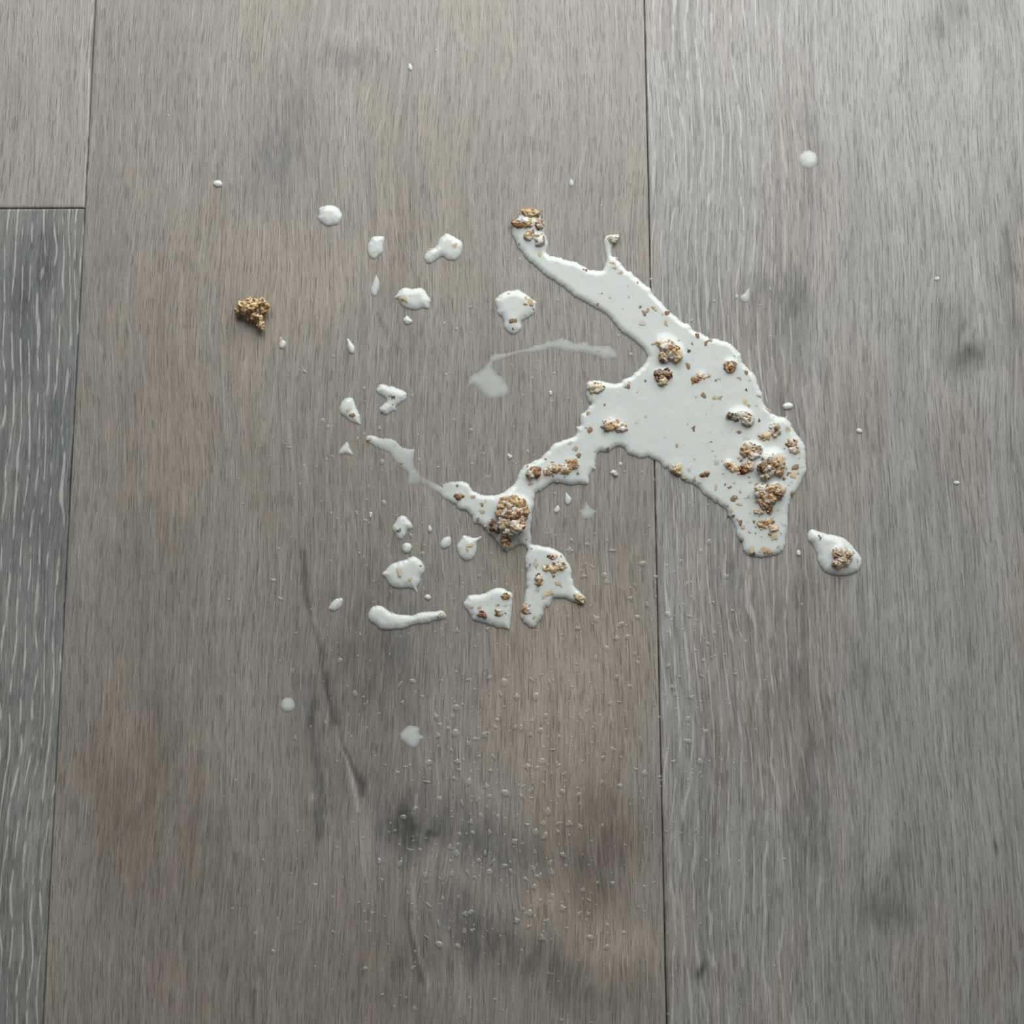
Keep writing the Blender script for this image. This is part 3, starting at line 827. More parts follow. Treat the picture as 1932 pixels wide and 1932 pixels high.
def crumb(parent, x, y, rx, ry, z_mm, pal, turn=0.0, hz=0.85, seed=0, rough=1.0, name='crumb'):
    """a lumpy flaky piece; x, y, rx, ry in photo pixels, z_mm the height of its middle"""
    big = max(rx, ry) > 7
    v, f = ICO[4 if big else 3]
    rz = hz * min(rx, ry)
    out = np.empty_like(v)
    for i, p in enumerate(v):
        q = Vector((p[0] * rx, p[1] * ry, p[2] * rz)) * 0.11 + Vector((seed * 3.7, seed * 1.3, seed * 5.1))
        a = noise.fractal(q, 0.9, 2.1, 3)
        cell = noise.voronoi(q * 2.0)[0][0]
        fin = noise.fractal(q * 3.4, 0.8, 2.0, 2)
        rid = 1 - abs(noise.noise(q * 1.1 + Vector((9, 4, 2)))) * 2
        d = 1.0 + rough * (0.34 * a - 0.10 * (cell - 0.45) + 0.26 * (rid - 0.55) + 0.05 * fin)
        out[i] = (p[0] * rx * d, p[1] * ry * d, p[2] * rz * d)
    c, s = math.cos(turn), math.sin(turn)
    w = p2w(x, y)
    vx = (out[:, 0] * c - out[:, 1] * s) * PX
    vy = (out[:, 0] * s + out[:, 1] * c) * PX
    loc = np.stack([vx, vy, out[:, 2] * PX], 1)
    me = bpy.data.meshes.new(name)
    me.from_pydata([tuple(q) for q in loc], [], f)
    me.materials.append(MC[pal])
    me.polygons.foreach_set('use_smooth', [not big or True] * len(me.polygons))
    me.update()
    o = bpy.data.objects.new(name, me)
    COL.objects.link(o)
    pos = Vector((w[0], w[1], z_mm * 1e-3))
    if parent is not None:
        o.parent = parent
        o.location = pos - parent.location
    else:
        o.location = pos
    return o


# clumps: pool, label, group, bump mm, lobes (x, y, rx, ry, lift mm, palette, turn deg), loose flakes (x, y, r, palette)
CLUMPS = [
    ('main', 'cream topped brown cereal clump at the rounded end of the long milk arm', 1.3,
     [(1002, 405, 18, 9, 0.9, 'g', 8), (976, 425, 11, 8, 0.6, 'b', 20), (995, 424, 11, 9, 1.0, 'm', 0), (1018, 428, 9, 9, 0.6, 'k', 0),
      (999, 448, 10, 9, 0.5, 'w', 0), (1018, 457, 10, 12, 0.5, 'w', 20)], [(988, 415, 7, 'b'), (1012, 416, 8, 'p'), (1005, 438, 6, 'd'), (1022, 448, 6, 'g')]),
    ('main', 'golden cereal flake at the tip of the short milk spur', 0.5, [(1156, 453, 11, 7, 0.5, 'm', -35)], [(1163, 447, 5, 'b'), (1150, 458, 6, 'g')]),
    ('main', 'tan and golden cereal clump heaped where the long arm meets the broad puddle', 1.6,
     [(1262, 664, 17, 16, 1.0, 'w', 30), (1275, 675, 9, 12, 0.9, 'g', 30), (1252, 676, 10, 10, 0.5, 'm', 0), (1252, 654, 14, 9, 0.3, 'm', 20)],
     [(1237, 651, 9, 'p'), (1262, 652, 7, 'g'), (1249, 684, 7, 'd'), (1275, 668, 7, 'b')]),
    ('main', 'grey brown cereal lump just below the tan and golden heap', 1.1, [(1242, 710, 9, 11, 0.5, 'k', 0), (1257, 708, 8, 10, 0.5, 'k', 10), (1249, 720, 11, 8, 0.3, 'm', 0)], [(1247, 727, 6, 'b')]),
    ('main', 'small brown cereal lump alone near the puddle shoulder', 1.0, [(1375, 694, 10, 9, 0.5, 'w', 30), (1379, 690, 6, 8, 0.6, 'b', 20)], [(1373, 702, 5, 'g')]),
    ('main', 'broad tan flake cluster in the middle of the puddle', 0.5, [(1313, 716, 12, 8, 0.1, 'w', -20), (1324, 712, 9, 6, 0.1, 'g', 10)], [(1308, 720, 6, 'b'), (1334, 710, 8, 'p'), (1317, 707, 6, 'g')]),
    ('main', 'curled tan flake at the blunt corner of the puddle edge', 0.9, [(1124, 734, 14, 11, 0.2, 'm', 0)], [(1117, 736, 9, 'g'), (1136, 733, 6, 'b'), (1118, 745, 5, 'p')]),
    ('main', 'tan and dark brown cereal lump near the puddle hollow', 1.0, [(1148, 804, 12, 12, 0.4, 'w', 0), (1166, 806, 15, 11, 0.5, 'm', 10)],
     [(1141, 801, 6, 'd'), (1142, 812, 6, 'd'), (1178, 808, 5, 'b'), (1155, 809, 4, 'b'), (1165, 797, 7, 'p')]),
    ('main', 'long two part brown cereal lump above the heaped clumps', 1.5, [(1406, 792, 13, 11, 0.8, 'w', 20), (1382, 788, 13, 7, 0.6, 'k', 25), (1396, 786, 10, 7, 0.7, 'm', 0)], [(1410, 801, 7, 'g'), (1412, 794, 5, 'b'), (1374, 783, 5, 'd')]),
    ('main', 'round cereal lump with a dark centre and a pale tail', 1.2, [(1461, 811, 10, 11, 0.7, 'm', 0), (1443, 824, 14, 6, 0.3, 'p', -30)], [(1460, 812, 5, 'd'), (1470, 820, 5, 'b'), (1452, 818, 6, 'g')]),
    ('main', 'small speckled cereal lump near the outer rim of the puddle', 0.8, [(1491, 838, 10, 9, 0.3, 'w', 0), (1497, 850, 9, 8, 0.1, 'm', 0)], [(1479, 847, 4, 'b'), (1498, 833, 5, 'g')]),
    ('main', 'rounded tan cereal lump topmost of the heaped clumps', 1.4, [(1410, 852, 13, 15, 0.6, 'g', 10), (1425, 850, 10, 9, 0.6, 'w', 0), (1419, 860, 12, 8, 0.3, 'm', 0)], [(1431, 850, 5, 'b'), (1404, 842, 5, 'b')]),
    ('main', 'largest milk coated cereal clump with a red brown face in the heap', 2.2,
     [(1446, 884, 16, 15, 1.2, 'w', 10), (1435, 886, 10, 10, 1.1, 'k', 0), (1462, 876, 14, 13, 1.1, 'm', 30), (1465, 891, 10, 9, 0.6, 'g', 0), (1441, 900, 8, 9, 0.6, 'w', 20), (1450, 868, 17, 7, 0.9, 'm', 10)],
     [(1436, 880, 7, 'b'), (1446, 876, 6, 'd'), (1467, 874, 8, 'p'), (1441, 901, 6, 'b'), (1470, 892, 6, 'g')]),
    ('main', 'tan wedge shaped flake beside a dark brown bit in the heap', 1.0, [(1379, 882, 15, 9, 0.4, 'p', 35), (1372, 876, 6, 6, 0.5, 'w', 0)], [(1374, 878, 5, 'b'), (1392, 892, 5, 'p')]),
    ('main', 'dark brown speckled cereal bit between the wedge flake and the largest clump', 1.0, [(1402, 885, 11, 10, 0.4, 'k', 0), (1413, 880, 8, 9, 0.4, 'w', 0)], [(1398, 872, 7, 'g'), (1400, 886, 6, 'd'), (1413, 885, 5, 'b'), (1390, 866, 6, 'p')]),
    ('main', 'ridged tan cereal clump just below the largest clump', 1.9, [(1450, 926, 25, 9, 1.0, 'g', 5), (1448, 940, 22, 11, 0.4, 'w', 0), (1434, 932, 11, 9, 0.6, 'm', -20), (1462, 924, 12, 7, 1.2, 'g', 10)],
     [(1442, 922, 8, 'g'), (1464, 922, 8, 'p'), (1430, 934, 6, 'b'), (1468, 938, 8, 'd'), (1456, 949, 7, 'b')]),
    ('main', 'small dark cereal bit trailing below the ridged clump', 0.9, [(1440, 953, 10, 8, 0.4, 'w', 0), (1449, 961, 6, 8, 0.4, 'k', 0), (1430, 966, 9, 5, 0.2, 'm', 0)], [(1448, 958, 5, 'd'), (1436, 948, 5, 'b')]),
    ('main', 'spread tan flake cluster toward the rounded lower tip of the puddle', 0.7, [(1440, 992, 13, 9, 0.0, 'p', 20), (1457, 998, 12, 7, 0.0, 'p', 0), (1450, 984, 8, 7, 0.1, 'g', 0)], [(1436, 990, 8, 'g'), (1453, 1000, 7, 'b'), (1448, 982, 6, 'p')]),
    ('main', 'biggest golden cereal clump standing tall in the narrow fork of the puddle', 2.4,
     [(966, 958, 24, 17, 1.8, 'g', 5), (984, 966, 12, 18, 1.5, 'w', 0), (950, 962, 13, 16, 1.3, 'm', 0), (966, 972, 18, 13, 1.6, 'w', 0), (958, 990, 16, 12, 0.8, 'm', 0), (974, 996, 13, 12, 1.0, 'm', 0), (980, 992, 8, 16, 0.4, 'k', 0), (962, 1003, 14, 10, 0.4, 'm', 0)],
     [(950, 949, 8, 'g'), (968, 947, 9, 'p'), (986, 951, 9, 'b'), (992, 968, 9, 'g'), (975, 975, 7, 'b'), (962, 968, 7, 'g'), (946, 985, 7, 'g'), (977, 1002, 8, 'p'), (955, 992, 6, 'p'), (967, 960, 6, 'b')]),
    ('main', 'dark brown cereal bits clinging beside the biggest golden clump', 1.0, [(936, 997, 9, 11, 0.5, 'k', -20), (930, 987, 8, 6, 0.4, 'k', 0)], [(937, 1003, 6, 'd'), (930, 987, 5, 'd'), (940, 994, 4, 'p')]),
    ('main', 'amber cereal bit at the sharp corner of the puddle fork', 0.8, [(953, 1020, 11, 8, 0.3, 'b', 35), (955, 1028, 6, 5, 0.3, 'g', 0)], [(960, 1024, 6, 'b'), (949, 1017, 6, 'b')]),
    ('main', 'small amber bran cluster on the thin arm of the puddle', 0.6, [(866, 938, 9, 7, 0.3, 'b', 10)], [(871, 934, 5, 'g'), (862, 937, 5, 'b'), (868, 941, 5, 'd')]),
    ('main', 'red brown cereal lump on the bend of the puddle neck', 1.2, [(1010, 892, 9, 11, 0.7, 'b', 30), (1003, 896, 10, 9, 0.4, 'w', 0)], [(1013, 887, 6, 'b'), (1000, 902, 6, 'b'), (1012, 902, 5, 'd')]),
    ('main', 'speckled cereal cluster along the middle of the puddle neck', 0.9, [(1044, 886, 13, 9, 0.3, 'w', 0), (1066, 886, 13, 11, 0.2, 'm', 0), (1078, 878, 11, 10, 0.4, 'w', 0), (1034, 891, 10, 7, 0.2, 'g', 0)],
     [(1042, 874, 4, 'g'), (1050, 889, 6, 'b'), (1080, 882, 6, 'g'), (1070, 871, 6, 'b'), (1088, 892, 6, 'p'), (1030, 893, 6, 'g'), (1066, 899, 4, 'g')]),
    ('main', 'fanned straw coloured flakes on the lowest lobe of the puddle', 0.7, [(1042, 1074, 16, 9, 0.1, 'p', 20), (1058, 1068, 10, 9, 0.1, 'g', -30)], [(1034, 1069, 6, 'b'), (1047, 1078, 8, 'g'), (1060, 1064, 7, 'g'), (1043, 1087, 6, 'g'), (1046, 1066, 7, 'g')]),
    ('main', 'short brown flakes above the fanned straw flakes', 0.6, [(1041, 1052, 9, 5, 0.1, 'w', 10)], [(1036, 1051, 5, 'b'), (1044, 1055, 5, 'b'), (1057, 1050, 5, 'g'), (1050, 1049, 4, 'g')]),
    ('main', 'glossy brown ringed cereal bit on the lowest lobe of the puddle', 0.8, [(1016, 1095, 9, 10, 0.1, 'm', 0)], [(1014, 1088, 5, 'b'), (1017, 1101, 5, 'd'), (1023, 1096, 3, 'b')]),
    ('main', 'curled brown bran pieces in the blunt foot of the lowest lobe', 0.6, [(992, 1150, 8, 10, 0.1, 'm', 0)], [(987, 1146, 4, 'b'), (990, 1155, 5, 'd'), (998, 1144, 5, 'b'), (1007, 1164, 6, 'g'), (1001, 1157, 5, 'b')]),
    ('main', 'golden flake at the pointed toe of the lowest lobe', 0.6, [(1092, 1128, 11, 6, 0.2, 'g', 40)], [(1100, 1135, 5, 'd'), (1088, 1126, 6, 'p')]),
    ('main', 'tan wedge flake on the rim of the puddle hollow', 0.5, [(1276, 884, 11, 10, -0.1, 'p', 60)], [(1277, 883, 6, 'p')]),
    ('main', 'brown splinter of bran on the lower rim of the broad puddle', 0.5, [(1328, 896, 10, 5, 0.1, 'b', -20)], [(1325, 896, 5, 'd'), (1335, 893, 5, 'g')]),
    ('c1', 'cereal clump sunk in the large pear shaped drop', 1.5, [(1584, 1044, 12, 11, 0.6, 'm', 0), (1594, 1050, 11, 9, 0.6, 'w', 30), (1576, 1046, 8, 9, 0.5, 'w', 0), (1577, 1064, 9, 8, 0.3, 'w', 0), (1586, 1058, 12, 10, 0.4, 'm', 0)],
     [(1578, 1047, 5, 'd'), (1598, 1050, 6, 'b'), (1571, 1065, 4, 'b'), (1580, 1071, 4, 'b'), (1590, 1034, 5, 'b')]),
    ('f1', 'red brown bran strip near the top corner of the shield shaped drop', 0.7, [(953, 1126, 8, 5, 0.3, 'b', -20)], [(950, 1128, 4, 'd')]),
    ('f1', 'glossy brown bran piece at the lower rim of the shield shaped drop', 0.7, [(909, 1160, 9, 6, 0.3, 'b', 10)], [(912, 1159, 5, 'b'), (905, 1153, 4, 'p')]),
    ('f1', 'tan bran cluster in the middle of the shield shaped drop', 0.6, [(941, 1156, 9, 7, 0.1, 'w', 0)], [(940, 1154, 4, 'd'), (953, 1157, 4, 'b'), (940, 1143, 5, 's')]),
]
# little bits: palette + (crop, x, y, r) with r in crop pixels
BITS = {
    'B': [(135, 100, 14, 'b'), (165, 150, 22, 'b'), (190, 125, 30, 'g'), (250, 105, 18, 'b'), (285, 120, 28, 'p'), (335, 170, 12, 'b'), (370, 155, 20, 'b'),
          (355, 245, 26, 'g'), (285, 240, 12, 's'), (150, 245, 25, 's'), (125, 260, 10, 's'), (140, 210, 6, 'd'), (655, 375, 28, 'b'), (600, 435, 12, 'b'),
          (740, 425, 24, 'b'), (770, 415, 18, 'g'), (650, 350, 14, 'b'), (480, 405, 16, 'g'), (570, 505, 24, 'd'), (565, 625, 28, 'b'), (180, 775, 14, 'b'),
          (105, 875, 10, 'b'), (1085, 690, 22, 'b'), (1025, 740, 18, 'g'), (1040, 770, 12, 'b'), (980, 555, 10, 'b'), (1050, 590, 8, 's'),
          (1098, 858, 16, 'd'), (1130, 770, 9, 'b'), (1165, 825, 8, 's'), (995, 800, 8, 's'), (945, 840, 9, 's'), (855, 735, 22, 's'), (820, 768, 18, 'b'),
          (700, 895, 22, 'b'), (635, 910, 14, 's'), (815, 910, 16, 'p'), (860, 935, 18, 'p'), (800, 940, 14, 'g'), (790, 985, 14, 's'),
          (905, 970, 14, 's'), (870, 865, 8, 's'), (680, 605, 8, 's'), (670, 510, 5, 's'), (840, 555, 8, 's'), (1085, 970, 24, 'p'), (1110, 1010, 24, 'g'),
          (1200, 1000, 22, 'g'), (1205, 912, 18, 'g'), (1300, 1045, 22, 'g'), (1025, 915, 8, 's'), (730, 1070, 12, 'b'), (560, 1160, 10, 'b'),
          (620, 1215, 24, 'b'), (565, 1225, 7, 'b'), (770, 1240, 9, 'b'), (840, 1105, 7, 's'), (345, 1155, 10, 's'), (365, 1095, 10, 's'), (180, 1100, 14, 'p'),
          (105, 1155, 12, 's'), (350, 1295, 10, 's'), (270, 935, 8, 's'), (470, 1365, 18, 'g'), (525, 1345, 10, 'g'), (435, 1425, 8, 's'), (1040, 1235, 26, 'b'),
          (970, 1215, 14, 'p'), (1080, 1300, 22, 's'), (1225, 1140, 22, 'd'), (875, 1245, 8, 's'), (780, 1325, 14, 'b'), (740, 1345, 14, 's'),
          (775, 1410, 16, 'g'), (820, 1450, 14, 's'), (900, 1360, 10, 's'), (625, 1480, 9, 'g'), (1475, 1220, 24, 'p'), (1585, 1475, 12, 's'),
          (1535, 1555, 26, 'b'), (1470, 1625, 26, 'b'), (1420, 1665, 18, 'b'), (1440, 1490, 14, 'g'), (1535, 1635, 28, 'p'), (1500, 1700, 14, 's'),
          (1595, 1560, 14, 's'), (1505, 1790, 18, 'b'), (1560, 1610, 16, 'g'), (1445, 1555, 18, 's'), (600, 1545, 8, 'b'), (585, 1580, 24, 's'),
          (550, 1650, 22, 'g'), (680, 1695, 16, 'g'), (620, 1665, 16, 'g'), (820, 1530, 24, 's'), (885, 1620, 10, 'd'), (825, 1735, 24, 'g'), (905, 1720, 14, 'b'),
          (945, 1740, 28, 'b'), (1045, 1790, 18, 'g'), (835, 1835, 20, 'g'), (1005, 1830, 18, 'b'), (975, 1860, 28, 'b'), (1040, 1895, 24, 'g'),
          (990, 1690, 14, 'p'), (1190, 1720, 18, 'g'), (1140, 1690, 16, 'p'), (1150, 1460, 12, 'p'), (1340, 1110, 10, 's'), (1460, 1110, 14, 's'),
          (690, 1170, 6, 's'), (480, 940, 7, 's'), (530, 790, 6, 's'), (240, 1020, 6, 's')],
    'C': [(635, 940, 16, 'g'), (680, 990, 14, 'p'), (700, 1030, 18, 'd'), (650, 1035, 10, 'd'), (755, 1085, 22, 'b'), (770, 1125, 26, 'g'), (815, 1095, 16, 'p'),
          (825, 1170, 20, 'g'), (890, 1195, 12, 'b'), (875, 1090, 10, 'b'), (770, 1240, 18, 'b'), (955, 1225, 14, 'b'), (1020, 1195, 18, 'b'), (1045, 1230, 28, 'p'),
          (1080, 1215, 12, 'b'), (1120, 1190, 10, 'g'), (1105, 1310, 18, 'g'), (1135, 1110, 20, 's'), (855, 1325, 30, 'p'), (880, 1370, 15, 'd'), (960, 1340, 28, 'p'),
          (1005, 1345, 26, 'g'), (900, 1130, 14, 'g'), (1040, 1050, 14, 's'), (1110, 1260, 12, 's')],
    'A': [(965, 630, 14, 'b'), (985, 640, 16, 'b'), (1130, 855, 18, 'b'), (1110, 850, 8, 'b'), (1100, 938, 12, 'b'), (1210, 890, 14, 'g'), (1455, 745, 12, 'b'),
          (1380, 780, 8, 'b'), (800, 690, 12, 's'), (720, 575, 10, 's'), (625, 575, 10, 's'), (745, 635, 8, 's'), (960, 690, 10, 's'), (1370, 885, 16, 's'),
          (1135, 745, 8, 's'), (1320, 985, 14, 's'), (1280, 1010, 10, 's'), (1245, 850, 8, 's'), (390, 390, 12, 'b'), (450, 465, 14, 's'), (1155, 1865, 12, 'b'),
          (1075, 1800, 12, 'g'), (1530, 1640, 14, 'b'), (1460, 1745, 10, 'b'), (1230, 1720, 12, 's'), (1360, 1690, 24, 'b'), (1385, 1660, 18, 'p'),
          (1240, 580, 26, 'p'), (1245, 610, 18, 'g'), (1300, 670, 22, 'p'), (1265, 525, 14, 'p'), (570, 490, 20, 'p')],
    'D': [(1218, 105, 26, 'g'), (1220, 250, 22, 'b'), (1185, 235, 16, 'g'), (1350, 30, 12, 'b'), (1645, 185, 14, 's'), (1725, 130, 14, 's'), (1380, 415, 22, 'b'),
          (1265, 435, 10, 's'), (1090, 420, 22, 'g'), (1110, 490, 28, 'b'), (820, 525, 14, 'b'), (1030, 375, 20, 's'), (940, 460, 16, 's'), (875, 670, 16, 'b'),
          (1110, 680, 10, 'b'), (930, 710, 10, 's'), (690, 750, 22, 'g'), (660, 590, 18, 's'), (735, 555, 16, 's'), (15, 765, 16, 'b'), (155, 865, 22, 'g'),
          (270, 910, 14, 'p'), (255, 940, 28, 'b'), (225, 1000, 26, 'g'), (200, 1055, 14, 'b'), (520, 860, 8, 'd'), (270, 1110, 18, 'g'), (640, 1245, 12, 'b'),
          (580, 1245, 16, 'g'), (650, 1330, 8, 'd'), (695, 1335, 8, 'd'), (730, 1440, 14, 's'), (680, 1485, 12, 'b'), (725, 1470, 20, 'g'), (820, 1750, 34, 'p'),
          (930, 1640, 20, 'p'), (963, 1680, 12, 'b'), (740, 1710, 18, 's'), (860, 1725, 22, 'p'), (1905, 320, 10, 's')],
    'E': [(765, 435, 18, 'g'), (700, 290, 14, 'p'), (465, 235, 16, 'p'), (1130, 665, 18, 'd')],
    'F': [(1340, 940, 34, 'p'), (1430, 890, 20, 'p'), (1275, 1160, 16, 's')],
}
DROP_BITS = {
    'a1': ('A', [(308, 920, 7, 'd'), (435, 895, 18, 'p'), (480, 935, 26, 'p'), (505, 985, 12, 'b'), (435, 945, 14, 'b'), (325, 1165, 8, 'd'), (290, 855, 14, 'p'), (335, 1100, 26, 'b'), (338, 1082, 16, 'b')], 'the mushroom shaped drop'),
    'a2': ('A', [(1110, 1350, 16, 'g'), (945, 1325, 8, 's'), (765, 1275, 8, 's')], 'the thin ladle shaped streak'),
    'e7': ('E', [(1355, 1255, 18, 'g'), (1390, 1205, 22, 'p'), (1362, 1230, 14, 'g')], 'the flask shaped drop'),
    'e8': ('E', [(750, 1445, 32, 'p'), (930, 1398, 16, 'b'), (685, 1475, 14, 'p'), (840, 1515, 16, 'p'), (805, 1535, 12, 'p')], 'the turnip shaped drop'),
    'e3': ('E', [(730, 1070, 20, 'd'), (745, 1045, 14, 'b'), (738, 1025, 8, 'g')], 'the diamond shaped drop'),
    'e5': ('E', [(795, 1210, 12, 'p')], 'the small round drop above the turnip drop'),
    'f1': ('F', [(640, 1040, 12, 'b'), (545, 1075, 20, 'g'), (465, 1070, 16, 'p'), (775, 1050, 22, 'p'), (685, 965, 14, 's'), (860, 1035, 18, 's')], 'the shield shaped drop'),
    'i1': ('I', [(845, 1350, 16, 'g'), (900, 1265, 14, 'g'), (1480, 1295, 24, 'p'), (1520, 1290, 16, 'g'), (780, 1440, 14, 's')], 'the sausage shaped drop'),
    'h1': ('H', [(1520, 1578, 24, 'b'), (1470, 1500, 20, 'p'), (1560, 1615, 10, 's')], 'the half moon drop'),
    'h2': ('H', [(645, 655, 18, 'g')], 'the pear shaped drop below the dry crumb'),
    'heart': ('K', [(990, 840, 55, 'd'), (940, 770, 55, 'g'), (960, 1010, 45, 'b'), (700, 1210, 50, 'g')], 'the heart shaped drop'),
    'g1': ('G', [(150, 178, 12, 'p')], 'the notched round drop'),
    'g2': ('G', [(612, 565, 12, 'g')], 'the upright oval drop'),
    'g3': ('G', [(1140, 548, 22, 'g'), (1345, 505, 18, 'p')], 'the boot shaped drop'),
    'g5': ('G', [(895, 995, 26, 'g'), (862, 990, 14, 'g'), (940, 975, 14, 'g')], 'the wide oval drop'),
    'c1': ('C', [(1470, 1225, 18, 'b'), (1770, 1368, 10, 'b'), (1810, 1440, 14, 'p'), (1540, 1283, 10, 'p')], 'the large pear shaped drop'),
    'e10': ('I', [(240, 1170, 12, 's')], 'the bean shaped drop'),
    'd4': ('D', [(1455, 645, 20, 'p')], 'the tiny drop in the puddle hollow'),
}
PAL_WORD = {'d': 'dark brown bran fleck', 'b': 'brown bran fleck', 'g': 'golden bran fleck', 'p': 'pale tan flake bit', 's': 'milk coated fleck'}

# the milk rises round what stands in it
for pool, label, bump, lobes, loose in CLUMPS:
    for (x, y, rx, ry, lift, pal, turn) in lobes:
        POOLS[pool].bumps.append((x, y, max(rx, ry) * 1.25, bump * 0.42))
for pool, (cr, items, where) in DROP_BITS.items():
    for (x, y, r, pal) in items:
        if r * CS[cr][1] / 1932 > 3.5:
            (bx, by), = CS[cr][0]([(x, y)])
            POOLS[pool].bumps.append((bx, by, r * CS[cr][1] / 1932 * 1.4, 0.12))

# milk
main.build('milk_puddle', 'large sprawling white milk puddle full of soaked cereal')
for key, (pts, h, label, group) in DROPS.items():
    POOLS[key].build('milk_drop', label, group)

# clumps standing in the milk
seed = 1
for pool, label, bump, lobes, loose in CLUMPS:
    cx = sum(l[0] for l in lobes) / len(lobes); cy = sum(l[1] for l in lobes) / len(lobes)
    base = float(POOLS[pool].height(cx, cy)[0])
    w = p2w(cx, cy)
    root = bpy.data.objects.new('cereal_clump', None)
    COL.objects.link(root)
    root.empty_display_size = 0.002
    root.location = (w[0], w[1], 0.0005)
    tag(root, label, 'cereal', 'soaked cereal clumps')
    for (x, y, rx, ry, lift, pal, turn) in lobes:
        seed += 1
        hz = float(POOLS[pool].height(x, y)[0])
        zc = hz + lift * 0.55 - min(rx, ry) * PX * 1e3 * 0.36
        crumb(root, x, y, rx * 1.08, ry * 1.08, zc, pal, -math.radians(turn), 0.52, seed)
        for _ in range(3 if max(rx, ry) < 10 else 6):
            a, q = random.uniform(0, 6.28), random.uniform(0.25, 0.95)
            fx, fy = x + rx * q * math.cos(a), y + ry * q * math.sin(a)
            fz = max(zc + 0.52 * min(rx, ry) * PX * 1e3 * math.sqrt(1 - q * q), float(POOLS[pool].height(fx, fy)[0]))
            fr = random.uniform(2.2, 6.0)
            flake('flake', random.choice({'k': 'dbbg', 'b': 'dbbg', 'w': 'bggpd', 'g': 'gpgb', 'm': 'pgbss', 'p': 'ppgs'}[pal]), fx, fy, fr, fr * random.uniform(0.45, 0.9),
                  fz - 0.02, random.uniform(0, 6.28), (random.uniform(-0.4, 0.4), random.uniform(-0.4, 0.4)), root)
    for (x, y, r, pal) in loose:
        top = float(POOLS[pool].height(x, y)[0])
        for (lx, ly, rx, ry, lift, lp, turn) in lobes:
            q = 1 - ((x - lx) / rx) ** 2 - ((y - ly) / ry) ** 2
            if q > 0:
                zc = float(POOLS[pool].height(lx, ly)[0]) + lift * 0.55 - min(rx, ry) * PX * 1e3 * 0.36
                top = max(top, zc + 0.52 * min(rx, ry) * PX * 1e3 * math.sqrt(q) * 1.0)
        flake('flake', pal, x, y, r * random.uniform(0.85, 1.1), r * random.uniform(0.5, 0.85), top - 0.02, random.uniform(0, 6.28),
              (random.uniform(-0.5, 0.5), random.uniform(-0.5, 0.5)), root)


SHORT = ['the long arm end clump', 'the flake on the short spur', 'the tan and golden heap', 'the grey brown lump', 'the small lone brown lump',
         'the broad tan flake cluster', 'the curled tan corner flake', 'the tan and dark lump', 'the long two part lump', 'the lump with a dark centre',
         'the small speckled lump', 'the rounded tan lump', 'the largest milk coated clump', 'the tan wedge flake', 'the dark speckled bit',
         'the ridged tan clump', 'the small dark trailing bit', 'the spread tan cluster', 'the biggest golden clump', 'the dark clinging bits',
         'the amber corner bit', 'the small amber cluster', 'the red brown lump', 'the speckled neck cluster', 'the fanned straw flakes',
         'the short brown flakes', 'the glossy ringed bit', 'the curled bran pieces', 'the golden toe flake', 'the tan rim flake', 'the brown rim splinter']
SHORT_AT = [(sum(l[0] for l in c[3]) / len(c[3]), sum(l[1] for l in c[3]) / len(c[3])) for c in CLUMPS[:len(SHORT)]]


def bit(pool, x, y, r, pal, where):
    z = float(POOLS[pool].height(x, y)[0])
    sink = -0.045 if pal != 's' else -0.06
    asp = random.uniform(0.45, 0.95)
    o = flake('bran_fleck', pal, x, y, r * 1.7, r * 1.7 * asp, max(0.05, z + sink), random.uniform(0, 6.28),
              (random.uniform(-0.15, 0.15), random.uniform(-0.15, 0.15)), None, 0.26 if pal != 's' else 0.2)
    size = 'tiny ' if r < 2.2 else ('larger ' if r > 4.4 else '')
    if pool == 'main':
        k = min(range(len(SHORT)), key=lambda i: (SHORT_AT[i][0] - x) ** 2 + (SHORT_AT[i][1] - y) ** 2)
        label = '%s%s on the milk puddle nearest %s' % (size, PAL_WORD[pal], SHORT[k])
    else:
        label = '%s%s floating on %s' % (size, PAL_WORD[pal], where)
    tag(o, label, 'cereal bit', 'bran flecks on ' + where)


for cr, items in BITS.items():
    fn, size = CS[cr]
    for (x, y, r, pal) in items:
        (bx, by), = fn([(x, y)])
        if inside(np.array([bx]), np.array([by]), main.P)[0]:
            bit('main', bx, by, r * size / 1932, pal, 'the large milk puddle')
for _ in range(34):
    bx, by = random.gauss(1435, 45), random.gauss(940, 60)
    if inside(np.array([bx]), np.array([by]), main.P)[0] and edge_dist(np.array([bx]), np.array([by]), main.P)[0] > 6:
        bit('main', bx, by, random.uniform(1.6, 3.2), random.choice('bgggpp'), 'the large milk puddle')
for pool, (cr, items, where) in DROP_BITS.items():
    fn, size = CS[cr]
    for (x, y, r, pal) in items:
        (bx, by), = fn([(x, y)])
        bit(pool, bx, by, r * size / 1932, pal, where)

